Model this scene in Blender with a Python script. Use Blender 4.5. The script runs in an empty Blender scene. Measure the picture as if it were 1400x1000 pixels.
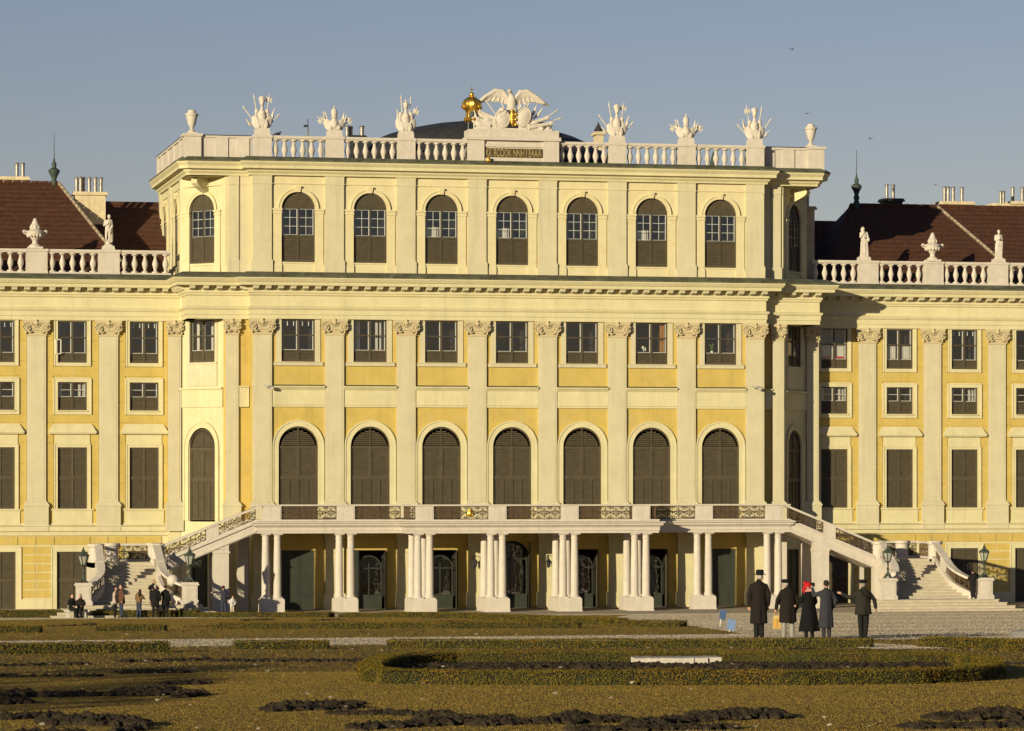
import bpy, math, random
import numpy as np
from math import sin, cos, pi, radians, sqrt, atan2
from mathutils import Vector, Matrix
random.seed(7)
S = bpy.context.scene
COL = S.collection
# ------------------------------------------------------------------ camera, sky, sun
TH = radians(12.2); CT, ST = cos(TH), sin(TH)
D0, FPX, CZ, HY = 200.0, 4800.0, 7.1, 665.0
CAMX, CAMY = -D0*ST, -D0*CT
cd = bpy.data.cameras.new('camera'); cam = bpy.data.objects.new('camera', cd); COL.objects.link(cam)
cam.location = (CAMX, CAMY, CZ); cam.rotation_euler = (radians(90), 0, -TH)
cd.sensor_width = 36; cd.lens = 36*FPX/1400.0; cd.shift_y = (HY-500)/1400.0
cd.clip_start = 1; cd.clip_end = 5000
S.camera = cam
SUN_AZ, SUN_EL = radians(44.5), radians(9.3)
w = bpy.data.worlds.new('World'); S.world = w; w.use_nodes = True
nt = w.node_tree; bg = nt.nodes['Background']
sky = nt.nodes.new('ShaderNodeTexSky'); sky.sky_type = 'NISHITA'; sky.sun_disc = False
sky.sun_elevation = SUN_EL; sky.sun_rotation = pi+SUN_AZ
sky.air_density = 1.0; sky.dust_density = 0.15; sky.ozone_density = 2.2
hs = nt.nodes.new('ShaderNodeMix'); hs.data_type = 'RGBA'; hs.blend_type = 'MULTIPLY'; hs.inputs[0].default_value = 1; hs.inputs[7].default_value = (1.0, 0.80, 0.90, 1)
nt.links.new(sky.outputs[0], hs.inputs[6]); nt.links.new(hs.outputs[2], bg.inputs[0]); bg.inputs[1].default_value = 0.0745
sd = bpy.data.lights.new('sun', 'SUN'); sd.energy = 4.85; sd.angle = radians(0.5); sd.color = (1.0, 0.872, 0.580)
sun = bpy.data.objects.new('sun', sd); COL.objects.link(sun)
Ld = Vector((sin(SUN_AZ)*cos(SUN_EL), cos(SUN_AZ)*cos(SUN_EL), -sin(SUN_EL)))
sun.rotation_euler = Ld.to_track_quat('-Z', 'Y').to_euler()
S.view_settings.view_transform = 'Standard'; S.view_settings.look = 'None'
S.view_settings.exposure = 0.28; S.view_settings.gamma = 1.0; S.view_settings.use_curve_mapping = False

# ------------------------------------------------------------------ geometry of the place
GY0, GSL = -10.0, 0.0288
def gz(y): return 0.15 + GSL*max(0.0, -y+GY0) if y > -260 else 0.15+GSL*250
def xp(px, Y):
    k = (px-700)/FPX
    return (k*(D0+Y*CT)+Y*ST)/(CT-k*ST)
def zp(py, X, Y): return CZ-(py-HY)*(D0+X*ST+Y*CT)/FPX
def gp(px, py):
    """ground point seen at a spot of the picture, used for surveying where things stand"""
    k = (px-700)/FPX; m = (py-HY)/FPX
    lo, hi = 5.0, 230.0
    for _ in range(50):
        d = (lo+hi)/2; r = k*d
        x = CAMX+r*CT+d*ST; y = CAMY-r*ST+d*CT; z = CZ-m*d
        if z > gz(y): lo = d
        else: hi = d
    return (x, y, gz(y))
def scale_at(x, y): return FPX/((x-CAMX)*ST+(y-CAMY)*CT)

# ------------------------------------------------------------------ materials
MATS = {}
def mat(name, col, rough=0.8, var=0.08, sc=2.0, bump=0.0, bsc=30.0, metal=0.0, streak=0.0, col2=None, tint=None, tsc=0.35, tamt=0.0, spec=0.3, bdist=.05):
    if name in MATS: return MATS[name]
    m = bpy.data.materials.new(name); m.use_nodes = True; n = m.node_tree; b = n.nodes['Principled BSDF']; L = n.links.new
    b.inputs['Roughness'].default_value = rough; b.inputs['Metallic'].default_value = metal
    b.inputs['Specular IOR Level'].default_value = spec
    g = n.nodes.new('ShaderNodeNewGeometry')
    no = n.nodes.new('ShaderNodeTexNoise'); no.inputs['Scale'].default_value = sc; no.inputs['Detail'].default_value = 6; no.inputs['Roughness'].default_value = .6
    L(g.outputs['Position'], no.inputs['Vector'])
    cr = n.nodes.new('ShaderNodeValToRGB'); cr.color_ramp.elements[0].position = .3; cr.color_ramp.elements[1].position = .7
    c2 = col2 or tuple(c*(1-var*2) for c in col); c1 = col if col2 else tuple(min(1, c*(1+var)) for c in col)
    cr.color_ramp.elements[0].color = (*c2, 1); cr.color_ramp.elements[1].color = (*c1, 1)
    L(no.outputs['Fac'], cr.inputs['Fac']); out = cr.outputs['Color']
    def mixin(out, fac, c):
        mx = n.nodes.new('ShaderNodeMix'); mx.data_type = 'RGBA'; L(fac, mx.inputs[0]); L(out, mx.inputs[6]); mx.inputs[7].default_value = (*c, 1); return mx.outputs[2]
    if streak:
        mp = n.nodes.new('ShaderNodeMapping'); mp.inputs['Scale'].default_value = (3.2, 3.2, .22); L(g.outputs['Position'], mp.inputs['Vector'])
        n2 = n.nodes.new('ShaderNodeTexNoise'); n2.inputs['Scale'].default_value = 1.0; n2.inputs['Detail'].default_value = 5; L(mp.outputs[0], n2.inputs['Vector'])
        r2 = n.nodes.new('ShaderNodeMapRange'); r2.inputs[1].default_value = .52; r2.inputs[2].default_value = .8; r2.inputs[3].default_value = 0; r2.inputs[4].default_value = streak
        L(n2.outputs['Fac'], r2.inputs[0]); out = mixin(out, r2.outputs[0], tuple(c*.45 for c in col))
    if tint:
        n3 = n.nodes.new('ShaderNodeTexNoise'); n3.inputs['Scale'].default_value = tsc; n3.inputs['Detail'].default_value = 8; n3.inputs['Roughness'].default_value = .65; L(g.outputs['Position'], n3.inputs['Vector'])
        r3 = n.nodes.new('ShaderNodeMapRange'); r3.inputs[1].default_value = .5; r3.inputs[2].default_value = .66; r3.inputs[4].default_value = tamt; L(n3.outputs['Fac'], r3.inputs[0])
        out = mixin(out, r3.outputs[0], tint)
    L(out, b.inputs['Base Color'])
    if bump:
        n4 = n.nodes.new('ShaderNodeTexNoise'); n4.inputs['Scale'].default_value = bsc; n4.inputs['Detail'].default_value = 4; L(g.outputs['Position'], n4.inputs['Vector'])
        bp = n.nodes.new('ShaderNodeBump'); bp.inputs['Strength'].default_value = bump; bp.inputs['Distance'].default_value = bdist; L(n4.outputs['Fac'], bp.inputs['Height']); L(bp.outputs[0], b.inputs['Normal'])
    MATS[name] = m; return m
CREAM = mat('cream_plaster', (0.5851, 0.5273, 0.3221), .85, .05, .7, .25, 9, streak=.22, tint=(.44, .35, .18), tsc=1.3, tamt=.2)
CREAM2 = mat('pale_plaster', (0.5377, 0.4847, 0.328), .85, .04, .9, .25, 9, streak=.28, tint=(.47, .40, .26), tsc=1.7, tamt=.25)
STAIN = mat('weathered_cream_plaster', (.60, .53, .325), .85, .03, .9, .25, 9, tint=(.52, .38, .15), tsc=2.4, tamt=.32, streak=.12)
YEL = mat('ochre_plaster', (0.506, 0.374, 0.1012), .85, .06, 1.1, .3, 7, streak=.28, tint=(.50, .40, .19), tsc=.8, tamt=.35)
STONE = mat('white_limestone', (0.534, 0.4802, 0.4171), .8, .05, 2.5, .3, 14, streak=.3, tint=(.45, .4, .3), tsc=1.9, tamt=.25)
STAT = mat('statue_stone', (0.566, 0.51, 0.4441), .8, .06, 5, .3, 25, tint=(.4, .34, .25), tsc=3.0, tamt=.4)
CAPS = mat('carved_capital_stone', (0.4928, 0.4136, 0.2552), .85, .06, 6, .3, 25, tint=(.48, .36, .18), tsc=4, tamt=.4)
STEP = mat('worn_step_stone', (0.4816, 0.4214, 0.3182), .85, .08, 3, .3, 14, tint=(.4, .34, .25), tsc=2, tamt=.5)
SHUT = mat('brown_shutter_paint', (0.0792, 0.063, 0.0378), .55, .1, 3, .15, 20)
SHUT2 = mat('dark_green_door_paint', (.035, .04, .03), .5, .1, 3)
WHT = mat('white_sash_paint', (.75, .72, .66), .5, .03, 3)
COPPER = mat('green_copper_flashing', (.105, .11, .07), .7, .25, 1.2, .3, 5, tint=(.05, .042, .03), tsc=2.2, tamt=.9)
LEAD = mat('dark_lead_roof', (.035, .035, .037), .55, .2, 1.5, .15, 4)
IRON = mat('bronzed_iron', (.10, .065, .035), .5, .2, 8)
GOLD = mat('gilded_metal', (.85, .52, .10), .42, .06, 8, metal=1.0)
VERD = mat('verdigris_bronze', (.05, .068, .055), .5, .25, 9, .2, 30)
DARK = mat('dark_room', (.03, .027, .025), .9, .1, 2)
STEEL = mat('steel_flue', (.36, .33, .29), .5, .2, 6, metal=.6)
CURT = mat('lace_curtain', (.6, .56, .5), .9, .1, 20)
REDM = mat('red_cloth', (.45, .01, .015), .8, .1, 8)
ASPH = mat('chimney_render', (.60, .50, .33), .9, .1, 2, streak=.4)
def roofmat():
    m = mat('brown_roof_tile', (0.0748, 0.0289, 0.01445), .75, .22, 3.5, 0, tint=(.06, .03, .018), tsc=.5, tamt=.6)
    n = m.node_tree; b = n.nodes['Principled BSDF']; L = n.links.new
    g = n.nodes.new('ShaderNodeNewGeometry'); mp = n.nodes.new('ShaderNodeMapping'); mp.inputs['Scale'].default_value = (5, 5, 5)
    wv = n.nodes.new('ShaderNodeTexWave'); wv.bands_direction = 'Z'; wv.inputs['Scale'].default_value = 1.1; wv.inputs['Distortion'].default_value = .4
    L(g.outputs['Position'], wv.inputs['Vector']); bp = n.nodes.new('ShaderNodeBump'); bp.inputs['Strength'].default_value = .6; bp.inputs['Distance'].default_value = .05
    L(wv.outputs['Fac'], bp.inputs['Height']); L(bp.outputs[0], b.inputs['Normal']); return m
ROOF = roofmat()
def glassmat():
    m = bpy.data.materials.new('window_glass'); m.use_nodes = True; n = m.node_tree; n.nodes.clear(); L = n.links.new
    o = n.nodes.new('ShaderNodeOutputMaterial'); mx = n.nodes.new('ShaderNodeMixShader'); t = n.nodes.new('ShaderNodeBsdfTransparent'); gl = n.nodes.new('ShaderNodeBsdfGlossy')
    gl.inputs['Roughness'].default_value = .03; t.inputs[0].default_value = (.9, .92, .92, 1)
    lw = n.nodes.new('ShaderNodeLayerWeight'); lw.inputs[0].default_value = .5; pw = n.nodes.new('ShaderNodeMath'); pw.operation = 'POWER'; pw.inputs[1].default_value = 4; L(lw.outputs['Facing'], pw.inputs[0]); fr = n.nodes.new('ShaderNodeMapRange'); fr.inputs[3].default_value = .14; fr.inputs[4].default_value = 1; L(pw.outputs[0], fr.inputs[0])
    ge = n.nodes.new('ShaderNodeNewGeometry'); no = n.nodes.new('ShaderNodeTexNoise'); no.inputs['Scale'].default_value = 1.8; L(ge.outputs['Position'], no.inputs[0])
    bp = n.nodes.new('ShaderNodeBump'); bp.inputs['Strength'].default_value = .25; bp.inputs['Distance'].default_value = .05; L(no.outputs['Fac'], bp.inputs['Height']); L(bp.outputs[0], gl.inputs['Normal'])
    L(fr.outputs[0], mx.inputs[0]); L(t.outputs[0], mx.inputs[1]); L(gl.outputs[0], mx.inputs[2]); L(mx.outputs[0], o.inputs[0]); return m
GLASS = glassmat()
def simple(name, col, rough=.9, var=.12, sc=12): return mat(name, col, rough, var, sc)

# ------------------------------------------------------------------ mesh builder
class MB:
    def __init__(s, T=None): s.v = []; s.f = []; s.m = []; s.T = T; s.mi = 0
    def add(s, vs, fs):
        o = len(s.v); s.v += [s.T(*p) for p in vs] if s.T else [tuple(p) for p in vs]
        s.f += [tuple(i+o for i in f) for f in fs]; s.m += [s.mi]*len(fs); return s
    def quad(s, a, b, c, d): return s.add([a, b, c, d], [(0, 1, 2, 3)])
    def box(s, x0, x1, y0, y1, z0, z1):
        if x0 > x1: x0, x1 = x1, x0
        if y0 > y1: y0, y1 = y1, y0
        return s.add([(x0,y0,z0),(x1,y0,z0),(x1,y1,z0),(x0,y1,z0),(x0,y0,z1),(x1,y0,z1),(x1,y1,z1),(x0,y1,z1)],
            [(0,3,2,1),(4,5,6,7),(0,1,5,4),(1,2,6,5),(2,3,7,6),(3,0,4,7)])
    def frus(s, x0, x1, y0, y1, z0, z1, dx=0, dy=0):   # box whose top is inset (or flared, negative)
        return s.add([(x0,y0,z0),(x1,y0,z0),(x1,y1,z0),(x0,y1,z0),(x0+dx,y0+dy,z1),(x1-dx,y0+dy,z1),(x1-dx,y1,z1),(x0+dx,y1,z1)],
            [(0,3,2,1),(4,5,6,7),(0,1,5,4),(1,2,6,5),(2,3,7,6),(3,0,4,7)])
    def hexa(s, p):   # 8 points, bottom ring then top ring
        return s.add(p, [(0,3,2,1),(4,5,6,7),(0,1,5,4),(1,2,6,5),(2,3,7,6),(3,0,4,7)])
    def lathe(s, prof, x=0, y=0, z=0, n=12, sx=1, sy=1, rot=0):
        vs = []; fs = []
        for r, h in prof:
            for i in range(n):
                a = 2*pi*i/n+rot; vs.append((x+r*cos(a)*sx, y+r*sin(a)*sy, z+h))
        for j in range(len(prof)-1):
            for i in range(n):
                k = (i+1) % n; fs.append((j*n+i, j*n+k, (j+1)*n+k, (j+1)*n+i))
        fs.append(tuple(range(n-1, -1, -1))); fs.append(tuple((len(prof)-1)*n+i for i in range(n)))
        return s.add(vs, fs)
    def tube(s, pts, rad, n=6, flat=1.0):
        pts = [Vector(p) for p in pts]; rings = []; vs = []; fs = []
        if not hasattr(rad, '__len__'): rad = [rad]*len(pts)
        for i, p in enumerate(pts):
            t = (pts[min(i+1, len(pts)-1)]-pts[max(i-1, 0)]).normalized()
            u = t.cross(Vector((0, 0, 1)))
            if u.length < 1e-3: u = Vector((1, 0, 0))
            u.normalize(); v = t.cross(u)
            for k in range(n):
                a = 2*pi*k/n; vs.append(tuple(p+u*cos(a)*rad[i]+v*sin(a)*rad[i]*flat))
        for j in range(len(pts)-1):
            for i in range(n):
                k = (i+1) % n; fs.append((j*n+i, (j+1)*n+i, (j+1)*n+k, j*n+k))
        fs.append(tuple(range(n))); fs.append(tuple((len(pts)-1)*n+i for i in range(n-1, -1, -1)))
        return s.add(vs, fs)
    def ell(s, c, r, nu=12, nv=8, M=None):
        vs = []; fs = []; c = Vector(c)
        for j in range(nv+1):
            ph = -pi/2+pi*j/nv
            for i in range(nu):
                a = 2*pi*i/nu; p = Vector((r[0]*cos(ph)*cos(a), r[1]*cos(ph)*sin(a), r[2]*sin(ph)))
                if M: p = M @ p
                vs.append(tuple(c+p))
        for j in range(nv):
            for i in range(nu):
                k = (i+1) % nu; fs.append((j*nu+i, j*nu+k, (j+1)*nu+k, (j+1)*nu+i))
        return s.add(vs, fs)
    def caps(s, a, b, ra, rb, n=10):   # tapered capsule
        a = Vector(a); b = Vector(b); s.tube([a, b], [ra, rb], n); s.ell(a, (ra, ra, ra), n, 6); s.ell(b, (rb, rb, rb), n, 6); return s
    def sweep(s, prof, path, closed_prof=True):
        path = [Vector(p) for p in path]; N = len(path); K = len(prof); vs = []; fs = []
        for i, p in enumerate(path):
            def out(a, b): t = (b-a).normalized(); return Vector((t.y, -t.x))
            if i == 0: n = out(path[0], path[1]); k = 1
            elif i == N-1: n = out(path[-2], path[-1]); k = 1
            else:
                n1 = out(path[i-1], p); n2 = out(p, path[i+1]); n = (n1+n2).normalized(); k = 1/max(.3, n.dot(n1))
            for (o, z) in prof: vs.append((p.x+n.x*o*k, p.y+n.y*o*k, z))
        for i in range(N-1):
            for j in range(K if closed_prof else K-1):
                l = (j+1) % K; fs.append((i*K+j, (i+1)*K+j, (i+1)*K+l, i*K+l))
        fs.append(tuple(range(K))); fs.append(tuple((N-1)*K+j for j in range(K-1, -1, -1)))
        return s.add(vs, fs)
    def mesh(s, name, mats, smooth=False):
        me = bpy.data.meshes.new(name); me.from_pydata(s.v, [], s.f)
        for m in (mats if isinstance(mats, (list, tuple)) else [mats]): me.materials.append(m)
        me.polygons.foreach_set('material_index', s.m)
        if smooth:
            me.polygons.foreach_set('use_smooth', [True]*len(s.f)); me.set_sharp_from_angle(angle=radians(40))
        me.update(); return me
    def build(s, name, mats, parent=None, smooth=False, loc=None, rz=0):
        return inst(s.mesh(name, mats, smooth), name, parent, loc, rz)
def inst(me, name, parent=None, loc=None, rz=0, sc=None):
    o = bpy.data.objects.new(name, me); COL.objects.link(o)
    if parent: o.parent = parent
    if loc is not None: o.location = loc
    if rz: o.rotation_euler = (0, 0, rz)
    if sc: o.scale = sc
    return o
def empty(name, loc=(0, 0, 0), rz=0):
    o = bpy.data.objects.new(name, None); COL.objects.link(o); o.location = loc; o.rotation_euler = (0, 0, rz); o.empty_display_size = .2; return o
def tag(o, label=None, cat=None, group=None, kind=None):
    if label: o['label'] = label
    if cat: o['category'] = cat
    if group: o['group'] = group
    if kind: o['kind'] = kind
    return o
def copy_tree(o, parent=None, loc=None, rz=None):
    c = o.copy(); COL.objects.link(c)
    c.parent = parent
    if loc is not None: c.location = loc
    if rz is not None: c.rotation_euler = (0, 0, rz)
    for ch in [x for x in KIDS.get(o.name, [])]:
        d = ch.copy(); COL.objects.link(d); d.parent = c; KIDS.setdefault(c.name, []).append(d)
        for g in KIDS.get(ch.name, []):
            e = g.copy(); COL.objects.link(e); e.parent = d; KIDS.setdefault(d.name, []).append(e)
    return c
KIDS = {}
def kid(o, parent): o.parent = parent; KIDS.setdefault(parent.name, []).append(o); return o
def solid(mb, name, mats, voxel, parent=None, smooth_it=4, loc=None, rz=0):
    """fuse overlapping shapes into one continuous skin"""
    me = mb.mesh(name+'_src', mats); o = bpy.data.objects.new(name+'_src', me); COL.objects.link(o)
    md = o.modifiers.new('r', 'REMESH'); md.mode = 'VOXEL'; md.voxel_size = voxel; md.use_smooth_shade = True
    if smooth_it: sm = o.modifiers.new('s', 'SMOOTH'); sm.iterations = smooth_it; sm.factor = .5
    dg = bpy.context.evaluated_depsgraph_get(); dg.update()
    m2 = bpy.data.meshes.new_from_object(o.evaluated_get(dg)); m2.name = name
    bpy.data.objects.remove(o); bpy.data.meshes.remove(me)
    m2.materials.clear(); m2.materials.append(mats if not isinstance(mats, list) else mats[0])
    return inst(m2, name, parent, loc, rz)
class Fr:   # a vertical wall plane: u along, n outward
    def __init__(s, x, y, a=0, conc=0, half=1):
        s.x, s.y, s.a = x, y, a; s.c, s.s = cos(a), sin(a); s.k = conc; s.h = half
    def T(s, u, n, z):
        n2 = n-s.k*max(0, 1-(u/s.h)**2); return (s.x+u*s.c+n2*s.s, s.y+u*s.s-n2*s.c, z)
    def loc(s, u, n, z): return s.T(u, n, z)

# ------------------------------------------------------------------ ground, lawn, gravel
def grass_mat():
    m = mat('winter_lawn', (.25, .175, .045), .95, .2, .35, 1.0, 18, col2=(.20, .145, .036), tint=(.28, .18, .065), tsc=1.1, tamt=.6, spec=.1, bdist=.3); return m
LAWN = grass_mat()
GRAV = mat('pale_gravel', (0.592, 0.496, 0.368), .95, .14, .5, 1.0, 14, col2=(.62, .52, .38), tint=(.42, .35, .26), tsc=1.2, tamt=.55, spec=.15, bdist=.35)
SOIL = mat('dug_soil', (.045, .034, .021), .95, .3, 6, .6, 30, spec=.1)
b = MB()
ys = [1500, 60, GY0]+[-10-i*10 for i in range(1, 26)]+[-900]; xs = [-1500, -80]+[-70+10*i for i in range(15)]+[100, 1500]
for j, y in enumerate(ys):
    for x in xs: b.v.append((x, y, gz(y)))
nx = len(xs)
for j in range(len(ys)-1):
    for i in range(nx-1): b.f.append((j*nx+i, (j+1)*nx+i, (j+1)*nx+i+1, j*nx+i+1)); b.m.append(0)
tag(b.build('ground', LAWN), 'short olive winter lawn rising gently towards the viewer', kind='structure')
def sheet(name, pts, m, dz, step=1.5, label=None):
    """flat-lying polygon given as left/right X per Y row"""
    b = MB()
    for (y, xa, xb) in pts: b.v += [(xa, y, gz(y)+dz), (xb, y, gz(y)+dz)]
    for i in range(len(pts)-1): b.f.append((2*i, 2*i+2, 2*i+3, 2*i+1)); b.m.append(0)
    return tag(b.build(name, m), label, kind='structure')
rows = [(6, -60, 60), (GY0, -60, 60), (-15, -60, 60), (-16, 3.0, 60)]
for py, px in ((846, 835), (850, 885), (856, 945), (862, 985), (867.5, 1020)):
    g = gp(px, py); rows.append((g[1], g[0], 60))
PY0 = gp(1020, 868.3)[1]
rows = [r for r in rows if r[0] > PY0]
rows.append((PY0, gp(1020, 868.3)[0], 60))
sheet('gravel_forecourt', rows, GRAV, .006, label='pale gravel forecourt in front of the palace')
yb = gp(100, 886)[1]
sheet('gravel_path', [(PY0+1.2, -60, gp(1020, 868.3)[0]+2), (PY0, -60, 70), (yb, -60, 70)], GRAV, .009, label='pale gravel path crossing between the box hedges')
# gap of gravel running on towards the viewer between two hedges on the right
g0, g1 = gp(1200, 886), gp(1275, 886)
sheet('gravel_path', [(yb, g0[0]-.5, g1[0]+.6), (g0[1]-2, g0[0]-.3, g1[0]+.5)], GRAV, .007, label='short gravel gap between hedges on the right')

# ------------------------------------------------------------------ window builders (local: x along, y inward, z up from the sill)
def louvre(mb, x0, x1, z0, z1, y=0.0, pitch=.095, zs=None, R=None, cx=0):
    n = max(1, int((z1-z0)/pitch)); p = (z1-z0)/n
    for i in range(n):
        z = z0+i*p
        a, c = x0, x1
        if R:
            h = z+p-zs
            if h > 0:
                q = sqrt(max(0, R*R-h*h)); a = max(a, cx-q); c = min(c, cx+q)
                if c-a < .04: continue
        mb.hexa([(a, y-.012, z+.004), (c, y-.012, z+.004), (c, y+.03, z+.004), (a, y+.03, z+.004), (a, y+.02, z+p*.78), (c, y+.02, z+p*.78), (c, y+.034, z+p*.78), (a, y+.034, z+p*.78)])
def leaf(mb, x0, x1, z0, z1, y=0.0, st=.055, rails=(), lou=True, backing=True):
    mb.box(x0, x0+st, y-.03, y+.03, z0, z1); mb.box(x1-st, x1, y-.03, y+.03, z0, z1)
    zz = [z0]+list(rails)+[z1-st]
    for z in zz: mb.box(x0+st, x1-st, y-.028, y+.028, z, z+st)
    for a, c in zip(zz[:-1], zz[1:]):
        if lou: louvre(mb, x0+st, x1-st, a+st, c, y)
        else: mb.box(x0+st, x1-st, y-.004, y+.02, a+st, c)
    if backing: mb.box(x0+.01, x1-.01, y+.036, y+.05, z0+.01, z1-.01)
def arc_pts(hw, zs, n=14): return [(hw*cos(pi-pi*i/n), zs+hw*sin(pi-pi*i/n)) for i in range(n+1)]
def arch_band(mb, hw, t, zb, zs, y0, y1, n=14, legs=True):
    """arched frame ring, inner half-width hw, thickness t"""
    P = arc_pts(hw, zs, n); Q = arc_pts(hw+t, zs, n)
    if legs: mb.box(-hw-t, -hw, y0, y1, zb, zs); mb.box(hw, hw+t, y0, y1, zb, zs)
    for i in range(n):
        a, c = P[i], P[i+1]; d, e = Q[i], Q[i+1]
        mb.hexa([(a[0], y0, a[1]), (c[0], y0, c[1]), (c[0], y1, c[1]), (a[0], y1, a[1]), (d[0], y0, d[1]), (e[0], y0, e[1]), (e[0], y1, e[1]), (d[0], y1, d[1])])
def arch_disc(mb, hw, zs, y0, y1, n=14):
    P = arc_pts(hw, zs, n)
    for i in range(n):
        a, c = P[i], P[i+1]
        mb.hexa([(a[0], y0, zs), (c[0], y0, zs), (c[0], y1, zs), (a[0], y1, zs), (a[0], y0, a[1]+1e-4), (c[0], y0, c[1]+1e-4), (c[0], y1, c[1]+1e-4), (a[0], y1, a[1]+1e-4)])
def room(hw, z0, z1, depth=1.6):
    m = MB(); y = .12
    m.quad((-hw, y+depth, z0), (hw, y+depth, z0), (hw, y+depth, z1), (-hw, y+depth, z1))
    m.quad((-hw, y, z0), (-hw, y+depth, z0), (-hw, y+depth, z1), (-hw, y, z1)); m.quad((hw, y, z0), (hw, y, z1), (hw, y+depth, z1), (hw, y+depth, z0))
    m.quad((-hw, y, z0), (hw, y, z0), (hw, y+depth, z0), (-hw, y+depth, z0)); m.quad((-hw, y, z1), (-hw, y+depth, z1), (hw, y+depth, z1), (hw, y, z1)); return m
def sash(hw, z0, z1, cols, rws, y=.07, bar=.026, mid=.035, both=True):
    """white inner sash bars of a two-leaf window"""
    m = MB()
    for s in (-1, 1):
        a, c = (-hw, -mid) if s < 0 else (mid, hw)
        w_ = c-a
        m.box(a, a+.02, y, y+.03, z0, z1); m.box(c-.04, c, y, y+.03, z0, z1); m.box(a+.03, c-.04, y, y+.03, z0, z0+.02); m.box(a+.03, c-.04, y, y+.03, z1-.02, z1)
        for i in range(1, cols): x = a+w_*i/cols; m.box(x-bar/2, x+bar/2, y+.002, y+.028, z0+.04, z1-.04)
        for j in range(1, rws): z = z0+(z1-z0)*j/rws; m.box(a+.03, c-.04, y+.004, y+.026, z-bar/2, z+bar/2)
    return m
PROTO = []
def proto(frame_mb, kids, name='window'):
    o = frame_mb.build(name, SHUT); COL.objects.unlink(o)
    for (mb, nm, mt) in kids:
        k = mb.build(nm, mt); COL.objects.unlink(k); kid(k, o)
    PROTO.append(o); return o
def glassq(hw, z0, z1, y=.045, cx=0):
    m = MB()
    m.quad((cx-hw, y, z0), (cx+hw, y, z0), (cx+hw, y, z1), (cx-hw, y, z1)); return m
# upper storey arched window: opening hw .95, height 3.95, spring at 3.0 ; glass 1.35..2.98
def w_upper(hw=.95, H=3.95, var=0):
    zs = H-hw; g0, g1 = H*.385, zs+.02
    f = MB(); arch_band(f, hw-.05, .05, 0, zs, -.02, .09); f.box(-hw+.05, hw-.05, -.01, .08, 0, .06); f.box(-hw+.05, hw-.05, -.015, .08, g0-.05, g0); f.box(-hw+.05, hw-.05, -.015, .08, g1, g1+.06)
    f.box(-.03, .03, -.018, .08, g0, g1)
    kids = []
    for s in (-1, 1):
        m = MB(); a, c = sorted((s*.008, s*(hw-.06))); leaf(m, a, c, .06, g0-.05, .03, .05, lou=True, backing=True); kids.append((m, 'shutter', SHUT))
    m = MB(); 
    P = arc_pts(hw-.05, zs, 14)
    arch_disc(m, hw-.05, zs+.08, .03, .05); m.box(-.008, .008, .01, .03, zs+.08, H-.08); louvre(m, -hw+.05, hw-.05, zs+.09, H-.1, .012, .1, zs, hw-.08); kids.append((m, 'fanlight_shutter', SHUT))
    kids.append((sash(hw-.07, g0+.02, g1-.02, 2, 3, y=.06), 'sash', WHT))
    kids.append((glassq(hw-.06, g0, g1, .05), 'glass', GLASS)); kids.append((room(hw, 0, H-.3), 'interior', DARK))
    if var == 1:
        m = MB(); m.box(-.8, -.1, .35, .37, g0, g0+.6); kids.append((m, 'blind', CURT))
    return proto(f, kids)
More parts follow.
